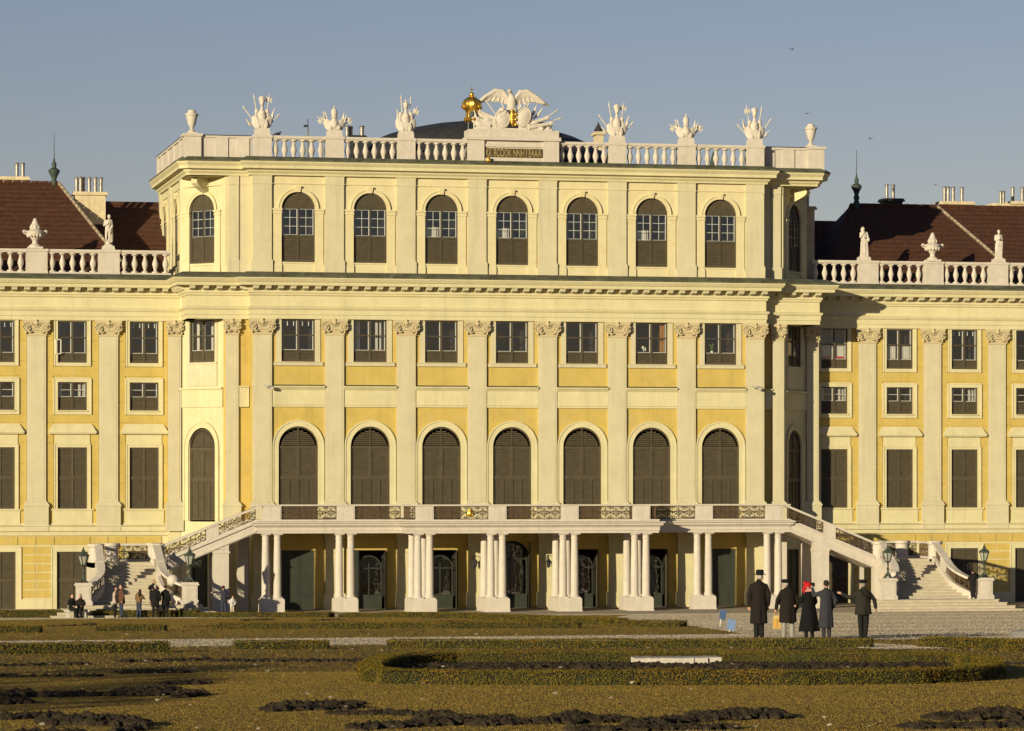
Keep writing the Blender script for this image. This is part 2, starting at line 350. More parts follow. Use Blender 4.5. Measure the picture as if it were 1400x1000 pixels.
# mid storey square window hw .95 H 2.38
def w_mid(hw=.95, H=2.38, low=.62, name='window', var=0):
    f = MB(); t = .055
    f.box(-hw, -hw+t, -.02, .09, 0, H); f.box(hw-t, hw, -.02, .09, 0, H); f.box(-hw+t, hw-t, -.02, .09, H-t, H); f.box(-hw+t, hw-t, -.02, .09, 0, t)
    f.box(-.045, .045, -.015, .085, t, H-t); 
    f.box(-hw+t, -.045, -.012, .08, low, low+.05); f.box(.045, hw-t, -.012, .08, low, low+.05)
    zt = (low+H)/2
    if H > 2: f.box(-hw+t, -.045, -.012, .08, zt-.03, zt+.03); f.box(.045, hw-t, -.012, .08, zt-.03, zt+.03)
    kids = []
    for s in (-1, 1):
        m = MB(); a, c = sorted((s*.045, s*(hw-t))); leaf(m, a, c, t, low, .03, .04, lou=True); kids.append((m, 'shutter', SHUT))
    m = MB()
    for s in (-1, 1):
        x = -.05-.05 if s < 0 else hw-t-.07
        m.box(x, x+.045, .07, .1, low+.05, H-t)
        x = -hw+t+.02 if s < 0 else .05
        m.box(x, x+.02, .075, .1, low+.05, H-t)
        a, c = (-hw+t, -.045) if s < 0 else (.045, hw-t)
        m.box(a, c, .072, .1, low+.05, low+.08)
        if H < 2: m.box(a, c, .072, .1, (low+H)/2-.01, (low+H)/2+.02)
    if var == 2: m.box(-.6, -.55, .2, .23, H-.35, H-.1); m.box(-.25, -.2, .2, .23, H-.35, H-.1); m.box(.25, .3, .2, .23, H-.35, H-.1); m.box(.6, .65, .2, .23, H-.35, H-.1)
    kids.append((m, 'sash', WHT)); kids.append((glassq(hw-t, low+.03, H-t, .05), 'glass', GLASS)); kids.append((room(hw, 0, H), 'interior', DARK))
    if var == 1:
        m = MB()
        for a, c in ((-.68, -.14), (.18, .72)):
            n = 9
            for i in range(n):
                x0 = a+(c-a)*i/n; x1 = a+(c-a)*(i+1)/n; y0 = .2+.03*(i % 2); y1 = .2+.03*((i+1) % 2)
                m.quad((x0, y0, low+.1), (x1, y1, low+.1), (x1, y1, zt-.05), (x0, y0, zt-.05))
        kids.append((m, 'curtain', CURT))
    if var == 3:
        m = MB(); m.box(-.75, -.55, .3, .34, low, H); m.box(.35, .5, .3, .34, low, H); m.box(.6, .7, .32, .36, low, H); kids.append((m, 'curtain', CURT))
    if var == 4:
        m = MB()
        for i in range(4): m.quad((.55+.07*i, .3+.04*(i % 2), low), (.62+.07*i, .34-.04*(i % 2), low), (.62+.07*i, .34-.04*(i % 2), H), (.55+.07*i, .3+.04*(i % 2), H))
        kids.append((m, 'curtain', simple('amber_curtain', (.35, .16, .05)))); m = MB(); m.tube([(-.4, .25, low), (-.38, .25, low+.3)], .015, 4)
        for i in range(7): m.ell((-.38+.1*cos(i*2.2), .25, low+.3+.1*sin(i*1.7)), (.05, .03, .05), 6, 4)
        kids.append((m, 'flowers', WHT))
    if var == 5:
        m = MB(); m.lathe([(.06, 0), (.09, .15)], -.42, .25, low+.04, 8); kids.append((m, 'flowerpot', WHT)); m = MB()
        for i in range(12): m.ell((-.42+.13*cos(i*2.2)*(i/12), .25, low+.25+.03*i), (.07, .04, .05), 6, 4)
        kids.append((m, 'plant', simple('plant_leaf', (.05, .12, .03))))
    return proto(f, kids, name)
# big arched louvred window hw 1.12 H 5.2
def w_arch(hw=1.12, H=5.2):
    zs = H-hw; f = MB(); arch_band(f, hw-.06, .06, 0, zs, -.03, .08); f.box(-hw+.06, hw-.06, -.025, .07, zs-.03, zs+.06); f.box(-.035, .035, -.028, .07, zs+.06, H-.06)
    zm = zs-1.75; f.box(-hw+.06, hw-.06, -.02, .07, zm-.04, zm+.04); f.box(-.04, .04, -.026, .07, zm+.04, zs-.03)
    kids = []
    for s in (-1, 1):
        m = MB(); a, c = sorted((s*.035, s*(hw-.06))); louvre(m, a, c, zs+.1, H-.08, .01, .095, zs, hw-.14)
        arch = arc_pts(hw-.08, zs+.06, 14); arch_disc(m, hw-.07, zs+.04, .05, .06); kids.append((m, 'fanlight_shutter', SHUT))
        m = MB(); a, c = sorted((s*.04, s*(hw-.06))); leaf(m, a, c, zm+.04, zs-.03, .02, .07); kids.append((m, 'shutter', SHUT))
        for q in (0, 1):
            m = MB(); w_ = (hw-.06-.01)/2; a = .01+q*w_; a, c = sorted((s*a, s*(a+w_-.01))); leaf(m, a, c, .05, zm-.04, .02, .06, rails=(1.0,)); kids.append((m, 'shutter', SHUT))
    return proto(f, kids)
def w_shut(hw=.83, H=3.48, rails=True, mt=SHUT):
    f = MB(); t = .05; f.box(-hw, -hw+t, -.02, .08, 0, H); f.box(hw-t, hw, -.02, .08, 0, H); f.box(-hw+t, hw-t, -.02, .08, H-t, H); zm = H*.5; f.box(-hw+t, hw-t, -.018, .08, zm-.03, zm+.03)
    kids = []
    for s in (-1, 1):
        for a0, a1 in ((.02, zm-.03), (zm+.03, H-t)):
            m = MB(); a, c = sorted((s*.006, s*(hw-t))); leaf(m, a, c, a0, a1, .02, .065); kids.append((m, 'shutter', SHUT))
    return proto(f, kids)
def w_door(hw=.95, H=3.4, arched=False, op=True):
    """loggia doorway: dark frame, glazed arched door, shutter leaves folded open"""
    f = MB(); f.T = None
    t = .07
    if arched: arch_band(f, hw-t, t, 0, H-hw, -.02, .1)
    else: f.box(-hw, -hw+t, -.02, .1, 0, H); f.box(hw-t, hw, -.02, .1, 0, H); f.box(-hw+t, hw-t, -.02, .1, H-t, H)
    kids = []
    if op:
        g = MB(); ih = hw-.22 if not arched else hw-.12; zs = H-.35-ih if not arched else H-hw
        g2 = MB(); arch_band(g2, ih-.06, .07, 0, zs, .3, .36); g2.box(-.03, .03, .3, .35, 0, zs+.3); g2.box(-ih+.06, ih-.06, .3, .35, .75, .83); g2.box(-ih+.06, ih-.06, .3, .35, zs-.03, zs+.04); g2.box(-ih+.05, ih-.05, .31, .34, .0, .76)
        kids.append((g2, 'glazed_door', SHUT2))
        g = MB(); g.quad((-ih+.05, .33, .8), (ih-.05, .33, .8), (ih-.05, .33, zs), (-ih+.05, .33, zs)); g.add([(x_, .33, z_) for x_, z_ in arc_pts(ih-.06, zs)][::-1], [tuple(range(15))]); kids.append((g, 'glass', GLASS))
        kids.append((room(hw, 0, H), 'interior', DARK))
        m = MB()
        a = .9  # leaf folded against the jamb, standing out into the loggia
        m.add([(hw-.02, -.02, .05), (hw+.03, -.02, .05), (hw-.12, -.62, .05), (hw-.17, -.60, .05), (hw-.02, -.02, H-.1), (hw+.03, -.02, H-.1), (hw-.12, -.62, H-.1), (hw-.17, -.60, H-.1)], [(0,1,2,3),(7,6,5,4),(0,4,5,1),(1,5,6,2),(2,6,7,3),(3,7,4,0)])
        kids.append((m, 'door_leaf', SHUT2))
        m = MB(); m.box(-hw+t, -hw+.27, .0, .06, .03, H-t); m.box(-hw+.3, -hw+.33, .0, .06, .03, H-t); kids.append((m, 'door_leaf', SHUT2))
    else:
        for s in (-1, 1):
            m = MB(); a, c = sorted((s*.006, s*(hw-t))); leaf(m, a, c, .03, H-t, .02, .1, rails=(1.0, 2.3), lou=False); kids.append((m, 'door_leaf', SHUT2))
    return proto(f, kids, 'door')
WU, WU1 = w_upper(), w_upper(var=1)
WMs = [w_mid(var=2), w_mid(var=3), w_mid(var=0), w_mid(var=4), w_mid(var=5)]
WAR = w_arch()
WA = [w_mid(.82, 2.36, .5, var=0), w_mid(.82, 2.36, .5, var=1), w_mid(.82, 2.36, .5, var=2)]
WB = [w_mid(.82, 1.6, .72), w_mid(.82, 1.6, .72, var=3)]
WC = w_shut(); WD = w_shut(.88, 3.25)
DO1, DO2, DO3 = w_door(op=False), w_door(), w_door(1.08, 3.9, True)

# ------------------------------------------------------------------ palace
PAL = tag(empty('palace', (0, 0, 0)), 'long yellow and cream baroque palace with brown shutters and balustraded roofline', 'palace')
def wall_open(mb, u0, u1, z0, z1, cu, hw, zb, zt, arch, dep, n=14, su=1):
    """wall face at n=0 with an opening and its reveals"""
    def face(a, c, za, zc):
        k = su if c-a > .2 else 1
        for i in range(k):
            p = a+(c-a)*i/k; q = a+(c-a)*(i+1)/k; mb.quad((p, 0, za), (q, 0, za), (q, 0, zc), (p, 0, zc))
    face(u0, cu-hw, z0, z1); face(cu+hw, u1, z0, z1)
    if zb > z0: face(cu-hw, cu+hw, z0, zb); mb.quad((cu-hw, 0, zb), (cu+hw, 0, zb), (cu+hw, -dep, zb), (cu-hw, -dep, zb))
    if arch:
        zs = zt-hw; P = [(cu+x, z) for x, z in arc_pts(hw, zs, n)]
        for (a, za), (c, zc) in zip(P[:-1], P[1:]):
            mb.quad((a, 0, za), (c, 0, zc), (c, 0, z1), (a, 0, z1)); mb.quad((a, 0, za), (a, -dep, za), (c, -dep, zc), (c, 0, zc))
    else:
        zs = zt
        if zt < z1: face(cu-hw, cu+hw, zt, z1)
        mb.quad((cu-hw, 0, zt), (cu-hw, -dep, zt), (cu+hw, -dep, zt), (cu+hw, 0, zt))
    for s in (-1, 1): x = cu+s*hw; mb.quad((x, 0, zb), (x, -dep, zb), (x, -dep, zs), (x, 0, zs))
def put(p, fr, u, n, z): 
    o = copy_tree(p, PAL, fr.T(u, n, z), fr.a); return o
def mirX(T): return lambda u, n, z: (lambda p: (-p[0], p[1], p[2]))(T(u, n, z))

F0 = Fr(0, 0)
PX = [-14.35, -10.25, -6.15, -2.05, 2.05, 6.15, 10.25, 14.35]
BX = [-12.3, -8.2, -4.1, 0, 4.1, 8.2, 12.3]
LB = [-14.95]+[(a+b_)/2 for a, b_ in zip(BX[:-1], BX[1:])]+[14.95]
Z_FL, Z_B0, Z_B1, Z_EN, Z_TOP, Z_UC, Z_UP = 5.2, 11.56, 12.77, 16.5, 19.0, 24.55, 25.3
zup = 19.0
# wall surfaces of the centre
cw, yw, sw = MB(F0.T), MB(F0.T), MB(F0.T)
for i, x in enumerate(BX):
    a, c = LB[i], LB[i+1]
    wall_open(yw, a, c, 0, 4.55, x, .95 if x else 1.08, .12, 3.5 if x else 4.0, x == 0, .35)
    wall_open(yw, a, c, 4.55, Z_B0+.05, x, 1.12, 5.22, 10.47, True, .12)
    wall_open(yw, a, c, Z_B0+.05, Z_EN, x, .95, 14.1, 16.48, False, .1)
    wall_open(sw, a, c, Z_EN, Z_UC, x, .95, 19.7, 23.65, True, .12)
yw.build('wall', YEL, PAL); sw.build('upper_wall', STAIN, PAL)
# surrounds, one per bay (shared meshes, local frame)
def loc_mb(): return MB()
m = loc_mb(); arch_band(m, 1.12, .35, 0, 5.25-1.12, -.08, 0.0, 20); arch_band(m, 1.40, .07, 0, 5.25-1.12, -.12, -.07, 20); SUR_A = m.mesh('arch_surround', CREAM)
m = loc_mb(); m.box(-1.25, -.95, -.05, .0, 0, 2.4); m.box(.95, 1.25, -.05, 0, 0, 2.4); m.box(-1.4, 1.4, -.12, 0, -.22, -.04); m.box(-1.36, 1.36, -.16, 0, -.04, 0.0); SUR_M = m.mesh('window_surround', CREAM2)
m = loc_mb(); m.box(-1.5, 1.5, -.10, 0, 0, .95); m.box(-1.5, 1.5, -.15, 0, .12, .16); m.frus(-1.5, 1.5, -.12, 0, .95, 1.1, 0, -.12); m.box(-1.5, 1.5, -.28, 0, 1.1, 1.17); BELT = m.mesh('belt_course', CREAM)
m = loc_mb(); m.hexa([(-1.5, -.28, 1.17), (1.5, -.28, 1.17), (1.5, 0, 1.17), (-1.5, 0, 1.17), (-1.5, -.26, 1.19), (1.5, -.26, 1.19), (1.5, 0, 1.25), (-1.5, 0, 1.25)]); FLASH = m.mesh('belt_flashing', COPPER)
# upper storey: piers either side, imposts, archivolt, keystone, apron
def upper_sur():
    m = loc_mb(); zs = 3.0
    for s in (-1, 1):
        a, c = sorted((s*.95, s*1.42)); m.box(a, c, -.07, 0, -.7, zs-.28); a, c = sorted((s*.93, s*1.46)); m.box(a, c, -.11, 0, zs-.28, zs-.20); a, c = sorted((s*.91, s*1.48)); m.box(a, c, -.14, 0, zs-.10, zs)
        a, c = sorted((s*.95, s*1.44)); m.box(a, c, -.085, 0, zs-.20, zs-.10); a, c = sorted((s*.93, s*1.46)); m.box(a, c, -.10, 0, -.7, -.15)
    arch_band(m, .95, .2, 0, zs, -.09, 0, 16, legs=False); arch_band(m, 1.11, .05, 0, zs, -.12, -.08, 16, legs=False)
    m.frus(-.10, .10, -.17, 0, zs+.93, zs+1.28, -.05, -.03)
    m.box(-1.46, 1.46, -.06, 0, zs+1.38, zs+1.44)
    m.box(-.95, .95, -.04, 0, -.08, 0); return m.mesh('window_surround', STAIN)
SUR_U = upper_sur()
# giant pilaster: pedestal, base mouldings, shaft with sunk edge
def pil_mesh(wd=1.08, z0=4.55, zped=6.05, z1=15.62, p=.15, mt=CREAM2, name='pilaster'):
    h = wd/2; m = loc_mb()
    m.box(-h-.14, h+.14, -p-.10, 0, z0, zped); m.box(-h-.18, h+.18, -p-.14, 0, zped-.09, zped)
    m.frus(-h-.15, h+.15, -p-.12, 0, zped, zped+.1, .03, .03); m.frus(-h-.10, h+.10, -p-.08, 0, zped+.1, zped+.2, .08, .07)
    m.box(-h, h, -p, 0, zped+.2, z1)
    m.box(-h+.1, h-.1, -p-.012, -p, zped+.35, z1-.1)
    return m.mesh(name, mt)
PIL = pil_mesh(); PILN = pil_mesh(.72); PILS = pil_mesh(.70, p=.1)
def upil_mesh(wd=1.06, p=.15):
    h = wd/2; m = loc_mb(); m.box(-h-.06, h+.06, -p-.05, 0, 18.95, 19.75); m.frus(-h-.06, h+.06, -p-.05, 0, 19.75, 19.85, .05, .05); m.box(-h, h, -p, 0, 19.85, 24.05)
    m.box(-h-.03, h+.03, -p-.03, 0, 24.05, 24.1); m.box(-h-.01, h+.01, -p-.02, 0, 24.1, 24.5); m.frus(-h-.02, h+.02, -p-.03, 0, 24.5, 24.62, -.05, -.05)
    return m.mesh('upper_pilaster', CREAM2)
UPIL = upil_mesh(); UPILN = upil_mesh(.55, .1)
def spiral(m, cx, cz, r, y, s, turns=1.9, th=.05):
    pts = []; rr = []
    N = 22
    for i in range(N):
        t = i/(N-1); a = pi/2-s*turns*2*pi*t; q = r*(1-t*.86); pts.append((cx+q*cos(a), y-.05*t, cz+q*sin(a))); rr.append(th*(1-.45*t))
    m.tube(pts, rr, 6)
def cap_mesh(wd=1.08, h=.92, p=.15, name='capital'):
    m = loc_mb(); k = wd/1.08; hw = wd/2
    m.box(-hw, hw, -p, 0, 0, h-.1); m.box(-hw-.03, hw+.03, -p-.04, 0, 0, .05)
    m.frus(-hw-.04, hw+.04, -p-.06, 0, .3, h-.1, -.06, -.05)
    m.box(-hw-.22*k, hw+.22*k, -p-.12, 0, h-.11, h-.02)
    m.box(-hw-.18*k, hw+.18*k, -p-.16, 0, h-.19, h-.11)
    for s in (-1, 1):
        spiral(m, s*(hw-.02), h-.44, .26*k, -p-.11, s, th=.055); m.ell((s*(hw-.02), -p-.12, h-.44), (.07, .09, .07), 8, 6)
        m.ell((s*(hw-.02), -p-.05, h-.44), (.22*k, .09, .22), 12, 6)
        # hanging husks under the volute
        for j in range(3): m.ell((s*(hw-.12-.07*j), -p-.08, h-.68-.05*j+.02*j*j), (.08-.012*j, .09, .075-.01*j), 8, 5)
        m.ell((s*(hw+.03), -p-.04, h-.74), (.08, .10, .09), 8, 5)
    for j in range(-3, 4): m.ell((j*.085*k, -p-.09, h-.40+.016*j*j), (.05, .07, .055), 6, 5)   # festoon
    m.ell((0, -p-.14, h-.2), (.12, .1, .13), 8, 6); m.ell((0, -p-.16, h-.06), (.07, .08, .07), 8, 5)
    for j in (-1, 1): m.ell((j*.13*k, -p-.12, h-.22), (.09, .07, .06), 8, 5)
    return m.mesh(name, CAPS, True)
CAP = cap_mesh(); CAPN = cap_mesh(.72); CAPW = cap_mesh(1.1)
for x in BX:
    inst(SUR_A, 'arch_surround', PAL, (x, 0, 5.22)); inst(SUR_M, 'window_surround', PAL, (x, 0, 14.1)); inst(BELT, 'belt_course', PAL, (x, 0, Z_B0)); inst(FLASH, 'belt_flashing', PAL, (x, 0, Z_B0+.003)); inst(SUR_U, 'window_surround', PAL, (x, 0, 19.7))
    put(WAR, F0, x, -.05, 5.24); put(WMs[{-12.3: 0, -8.2: 1, 8.2: 3, 12.3: 4}.get(x, 2)], F0, x, -.05, 14.1); put(WU1 if x in (-4.1, 0, 8.2) else WU, F0, x, -.06, 19.7)
    put(DO3 if x == 0 else (DO1 if abs(x) > 10 else DO2), F0, x, -.1, .13)
for x in PX:
    inst(PIL, 'pilaster', PAL, (x, 0, 0)); inst(CAP, 'capital', PAL, (x, 0, 15.6)); inst(UPIL, 'upper_pilaster', PAL, (x, 0, 0))
m = loc_mb(); m.box(-.62, .62, -.22, 0, 0, 1.0); m.box(-.52, .52, -.18, 0, 1.0, 4.1); m.box(-.58, .58, -.24, 0, 4.1, 4.4); LPIL = m.mesh('ground_floor_pilaster', CREAM)
for x in PX: inst(LPIL, 'ground_floor_pilaster', PAL, (x, 0, .05))
# steps beside the front block
def side(s):
    def W(x, y): return (s*x, y)
    # return of the front block, narrow pilaster, yellow strip
    m = MB(); 
    for (z0, z1, mm) in ((0, 4.55, 0), (4.55, Z_EN, 1)):
        m.mi = mm; m.quad((s*14.95, 0, z0), (s*14.95, .75, z0), (s*14.95, .75, z1), (s*14.95, 0, z1)); m.quad((s*14.95, .75, z0), (s*16.3, .75, z0), (s*16.3, .75, z1), (s*14.95, .75, z1))
    m.quad((s*16.3, .75, 0), (s*16.4, .95, 0), (s*16.4, .95, Z_EN), (s*16.3, .75, Z_EN))
    m.mi = 0; m.quad((s*14.95, 0, Z_EN), (s*14.95, .75, Z_EN), (s*14.95, .75, Z_UC), (s*14.95, 0, Z_UC)); m.quad((s*14.95, .75, Z_EN), (s*16.3, .75, Z_EN), (s*16.3, .75, Z_UC), (s*14.95, .75, Z_UC)); m.quad((s*16.3, .75, Z_EN), (s*16.42, .98, Z_EN), (s*16.42, .98, Z_UC), (s*16.3, .75, Z_UC))
    m.build('wall', [CREAM, YEL], PAL)
    inst(PILN, 'pilaster', PAL, (s*15.95, .75, 0)); inst(CAPN, 'capital', PAL, (s*15.95, .75, 15.6)); inst(UPILN, 'upper_pilaster', PAL, (s*15.85, .75, 0)); inst(UPILN, 'upper_pilaster', PAL, (s*15.2, .75, 0))
    q = MB(); q.box(min(s*15.0, s*15.55), max(s*15.0, s*15.55), .55, .75, Z_B0, Z_B1-.1); q.box(min(s*15.0, s*15.57), max(s*15.0, s*15.57), .45, .75, Z_B1-.1, Z_B1-.03); q.build('belt_course', CREAM, PAL)
    # concave bay
    A, B = (16.4, .95), (18.55, 3.45)
    cx, cy = s*(A[0]+B[0])/2, (A[1]+B[1])/2; Lh = sqrt((B[0]-A[0])**2+(B[1]-A[1])**2)/2; an = s*atan2(B[1]-A[1], B[0]-A[0])
    fr = Fr(cx, cy, an, .12, Lh)
    sh = .06*s
    m = MB(fr.T); wall_open(m, -Lh, Lh, 0, 4.5, 0, .9, .12, 3.4, False, .3, su=4); wall_open(m, -Lh, Lh, 4.5, Z_B0, 0, .98, 5.1, 10.4, True, .12, su=4)
    m.mi = 0; wall_open(m, -Lh, Lh, Z_B0, Z_EN, 0, .95, 14.1, 16.48, False, .1, su=4); wall_open(m, -Lh, Lh, Z_EN, Z_UC, 0, .95, 19.7, 23.6, True, .12, su=4)
    m.build('wall', CREAM, PAL)
    # surrounds bent round the bay
    def bend(src, z, mt, name, k=1.0):
        me = bpy.data.meshes.new(name); vs = [fr.T(v.co.x*k, -v.co.y-0.0, v.co.z+z) for v in src.vertices]
        me.from_pydata(vs, [], [tuple(p.vertices) for p in src.polygons]); me.materials.append(mt); inst(me, name, PAL)
    bend(SUR_A, 5.15, CREAM, 'arch_surround', .9); bend(SUR_U, 19.65, STAIN, 'window_surround')
    q = MB(fr.T)
    for i in range(8):
        a = -Lh+2*Lh*i/8; c = a+2*Lh/8
        q.box(a, c, 0, .09, Z_B0, Z_B1-.2); q.box(a, c, 0, .2, Z_B1-.2, Z_B1-.1)
    q.build('belt_course', CREAM, PAL)
    q = MB(fr.T)
    for i in range(8):
        a = -1.15+2.3*i/8; c = a+2.3/8
        q.box(a, c, 0, .07, Z_B1, 14.0); q.box(a, c, 0, .11, 14.0, 14.1)
    q.box(-1.15, -.95, 0, .05, 14.1, 16.45); q.box(.95, 1.15, 0, .05, 14.1, 16.45); q.build('window_apron', CREAM2, PAL)
    k = .98/1.12
    o = put(WAR, fr, 0, -.02, 5.13); o.scale = (k, 1, 1.0)
    put(WMs[1], fr, 0, -.02, 14.1); put(WU, fr, 0, -.04, 19.68); o = put(DO1, fr, 0, -.1, .12)
    # corner pier, then the wing's first pilaster
    m = MB(); m.box(min(s*18.55, s*19.15), max(s*18.55, s*19.15), 3.4, 5, 0, Z_EN); m.build('wall', CREAM, PAL)
    inst(PILN, 'pilaster', PAL, (s*18.87, 3.4, 0)); inst(CAPN, 'capital', PAL, (s*18.87, 3.4, 15.6))
    # upper block side wall with its two windows
    m = MB(); fs = Fr(s*18.4, 9.0, s*pi/2)   # outward = s*x
    ms = MB(fs.T)
    Ls = 5.6
    wall_open(ms, -Ls, -.1, Z_EN, Z_UC, -s*0-2.9, .95, 19.7, 23.6, True, .12); wall_open(ms, -.1, Ls, Z_EN, Z_UC, 2.7, .95, 19.7, 23.6, True, .12)
    ms.build('upper_wall', CREAM, PAL)
    for u in (-2.9, 2.7): put(WU, fs, u, -.04, 19.68); inst(SUR_U, 'window_surround', PAL, fs.T(u, 0, 19.7), fs.a)
    for u in (-5.2, -.1, 5.2): inst(UPILN, 'upper_pilaster', PAL, fs.T(u, 0, 0), fs.a)
side(-1); side(1)
# block body (back, roof slab) so that no light leaks
m = MB(); m.box(-18.3, 18.3, 14.4, 14.6, 0, Z_UC); m.box(-18.25, 18.25, 2.5, 14.5, 24.9, 25.2); m.box(-16.2, 16.2, .8, 2.6, 24.9, 25.2); m.box(-14.9, 14.9, .1, .9, 24.9, 25.2); m.build('roof_terrace', LEAD, PAL)
m = MB(); m.box(-18.3, -18.2, 4.5, 14.5, 0, Z_EN); m.box(18.2, 18.3, 4.5, 14.5, 0, Z_EN); m.box(-14.9, 14.9, 2.2, 2.3, 0, 24.9); m.build('inner_wall', DARK, PAL)
# main entablature (full height of the front, stepping with the plan)
def mir_path(p): return [(-x, y) for x, y in reversed(p)]
half = [(0, -.15), (14.98, -.15), (14.98, .75-.1), (18.45, .65), (18.45, 4.15), (60, 4.15)]
path = [(-x, y) for x, y in reversed(half[1:])]+half[1:]
m = MB(); z = Z_EN
m.sweep([(-.6, z), (.04, z), (.04, z+.22), (.08, z+.24), (.08, z+.5), (.12, z+.52), (.18, z+.62), (.18, z+.68), (.02, z+.72), (.02, z+1.28), (.10, z+1.34), (.10, z+1.42), (.16, z+1.46), (.16, z+1.5), (-.6, z+1.5)], path)
m.build('entablature', CREAM, PAL)
m = MB(); m.sweep([(-.6, z+1.5), (.16, z+1.5), (.16, z+1.84), (.72, z+1.85), (.74, z+2.02), (.80, z+2.04), (.92, z+2.22), (.92, z+2.27), (-.6, z+2.27)], path); m.build('cornice', CREAM, PAL)
m = MB(); m.sweep([(-.6, z+2.272), (.93, z+2.272), (.95, z+2.36), (.3, z+2.62), (-.6, z+2.62)], path); m.build('cornice_flashing', COPPER, PAL)
def modillions(path, zz, sp, mesh, name, off=.16, endpad=.2):
    P = [Vector(p) for p in path]
    for a, b_ in zip(P[:-1], P[1:]):
        t = (b_-a); L_ = t.length
        if L_ < .4: continue
        t.normalize(); n = Vector((t.y, -t.x)); k = max(1, int((L_-2*endpad)/sp+.5)); 
        for i in range(k+1):
            q = a+t*(endpad+(L_-2*endpad)*i/k)+n*off
            if abs(q.x) > 36: continue
            inst(mesh, name, PAL, (q.x, q.y, zz), atan2(t.y, t.x))
m = MB(); m.frus(-.15, .15, -.2, .0, .0, .07, 0, -.15); m.box(-.15, .15, -.42, 0, .07, .17); m.box(-.17, .17, -.48, 0, .17, .22); MOD = m.mesh('modillion', CREAM2)
path_v = [(x if abs(x) < 50 else (38 if x > 0 else -38), y) for x, y in path]
modillions(path_v, z+1.62, .71, MOD, 'modillion')
# soffit over the concave bays, both storeys
for s in (-1, 1):
    m = MB()
    for zz in (Z_EN, Z_UC-.05):
        m.add([(s*14.95, .7, zz), (s*18.45, .7, zz), (s*18.45, 4.2, zz), (s*16.0, 4.2, zz), (s*14.95, 2.0, zz)], [(0, 1, 2, 3, 4)])
    m.build('soffit', CREAM, PAL)
    m = MB()
    m.add([(s*14.95, .7, Z_TOP+.02), (s*18.45, .7, Z_TOP+.02), (s*18.45, 4.2, Z_TOP+.02), (s*14.95, 3.0, Z_TOP+.02)], [(0, 1, 2, 3)]); m.build('cornice_flashing', COPPER, PAL)
    # scroll bracket under the overhanging upper corner
    m = MB(); bx, by = s*17.75, 1.65
    t = Vector((s*.72, -.69, 0)); nrm = Vector((.69*s, .72, 0))*s
    c0 = Vector((s*17.2, 2.15, 0))
    prof = [(0, 23.6), (.35, 23.75), (.9, 24.0), (1.1, 24.15), (1.15, 24.3), (1.0, 24.5), (0, 24.5)]
    vs = []
    for w_ in (-.22, .22):
        for d_, z_ in prof: p = c0+t*d_+nrm*w_; vs.append((p.x, p.y, z_))
    K = len(prof); m.add(vs, [tuple(range(K)), tuple(range(2*K-1, K-1, -1))]+[(j, (j+1) % K, K+(j+1) % K, K+j) for j in range(K)]); m.build('scroll_bracket', CREAM, PAL)
# upper cornice
halfU = [(14.98, -.15), (14.98, .65), (18.3, .65), (18.45, .8), (18.45, 14.5)]
pathU = [(-x, y) for x, y in reversed(halfU)]+halfU
z = Z_UC
m = MB(); m.sweep([(-.6, z), (.08, z), (.1, z+.1), (.2, z+.2), (.22, z+.3), (.5, z+.34), (.5, z+.5), (.62, z+.66), (.64, z+.74), (-.6, z+.74)], pathU); m.build('upper_cornice', CREAM, PAL)
m = MB(); m.sweep([(-.6, z+.742), (.66, z+.742), (.66, z+.82), (.32, z+1.02), (-.6, z+1.02)], pathU); m.build('cornice_flashing', COPPER, PAL)
for a, c in zip(LB[:-1], LB[1:]): pass
# balustrades
balp = [(.2, 0), (.2, .07), (.1, .1), (.085, .17), (.12, .27), (.175, .44), (.165, .54), (.11, .70), (.08, .82), (.1, .89), (.19, .93), (.19, 1.0)]
m = MB(); m.lathe([(r, h*1.0) for r, h in balp], n=10); BAL = m.mesh('baluster', STONE, True)
def balustrade(p0, p1, z0, h, sp, peds, pw=1.2, parent=PAL):
    """p0,p1 ends; peds = distances of pedestal centres"""
    a = Vector(p0); b_ = Vector(p1); t = (b_-a); L_ = t.length; t.normalize(); ang = atan2(t.y, t.x)
    def place(mb, name, u): q = a+t*u; return mb.build(name, STONE, parent, loc=(q.x, q.y, z0), rz=ang)
    me = None
    for u in peds:
        q = a+t*u
        if me is None:
            mb = MB(); mb.box(-pw/2, pw/2, -.26, .26, 0, h); mb.box(-pw/2-.05, pw/2+.05, -.31, .31, h-.14, h+.003); mb.box(-pw/2-.03, pw/2+.03, -.29, .29, 0, .14); me = mb.mesh('pedestal', STONE)
        inst(me, 'pedestal', parent, (q.x, q.y, z0), ang)
    edges = [(-pw/2)]+list(peds)+[L_+pw/2]
    for u0, u1 in zip(edges[:-1], edges[1:]):
        s0, s1 = u0+pw/2, u1-pw/2
        if s1-s0 < .3: continue
        mb = MB(); mb.box(s0, s1, -.2, .2, .0, .12); mb.box(s0, s1, -.2, .2, h-.2, h-.14); mb.box(s0, s1, -.25, .25, h-.14, h-.002); q = a; mb.build('rail', STONE, parent, loc=(a.x, a.y, z0), rz=ang)
        n = max(1, int(round((s1-s0)/sp)))
        for i in range(n):
            u = s0+(s1-s0)*(i+.5)/n; q = a+t*u; inst(BAL, 'baluster', parent, (q.x, q.y, z0+.12), ang, (1, 1, h-.32))
for s in (-1, 1):
    if s > 0: peds = [22.53-19.0+i*4.07 for i in range(4)]; balustrade((19.0, 4.15), (36.9, 4.15), 19.1, 1.4, .56, peds)
    else: peds = [36.9-22.53-i*4.07 for i in range(4)][::-1]; balustrade((-36.9, 4.15), (-19.0, 4.15), 19.1, 1.4, .56, peds)
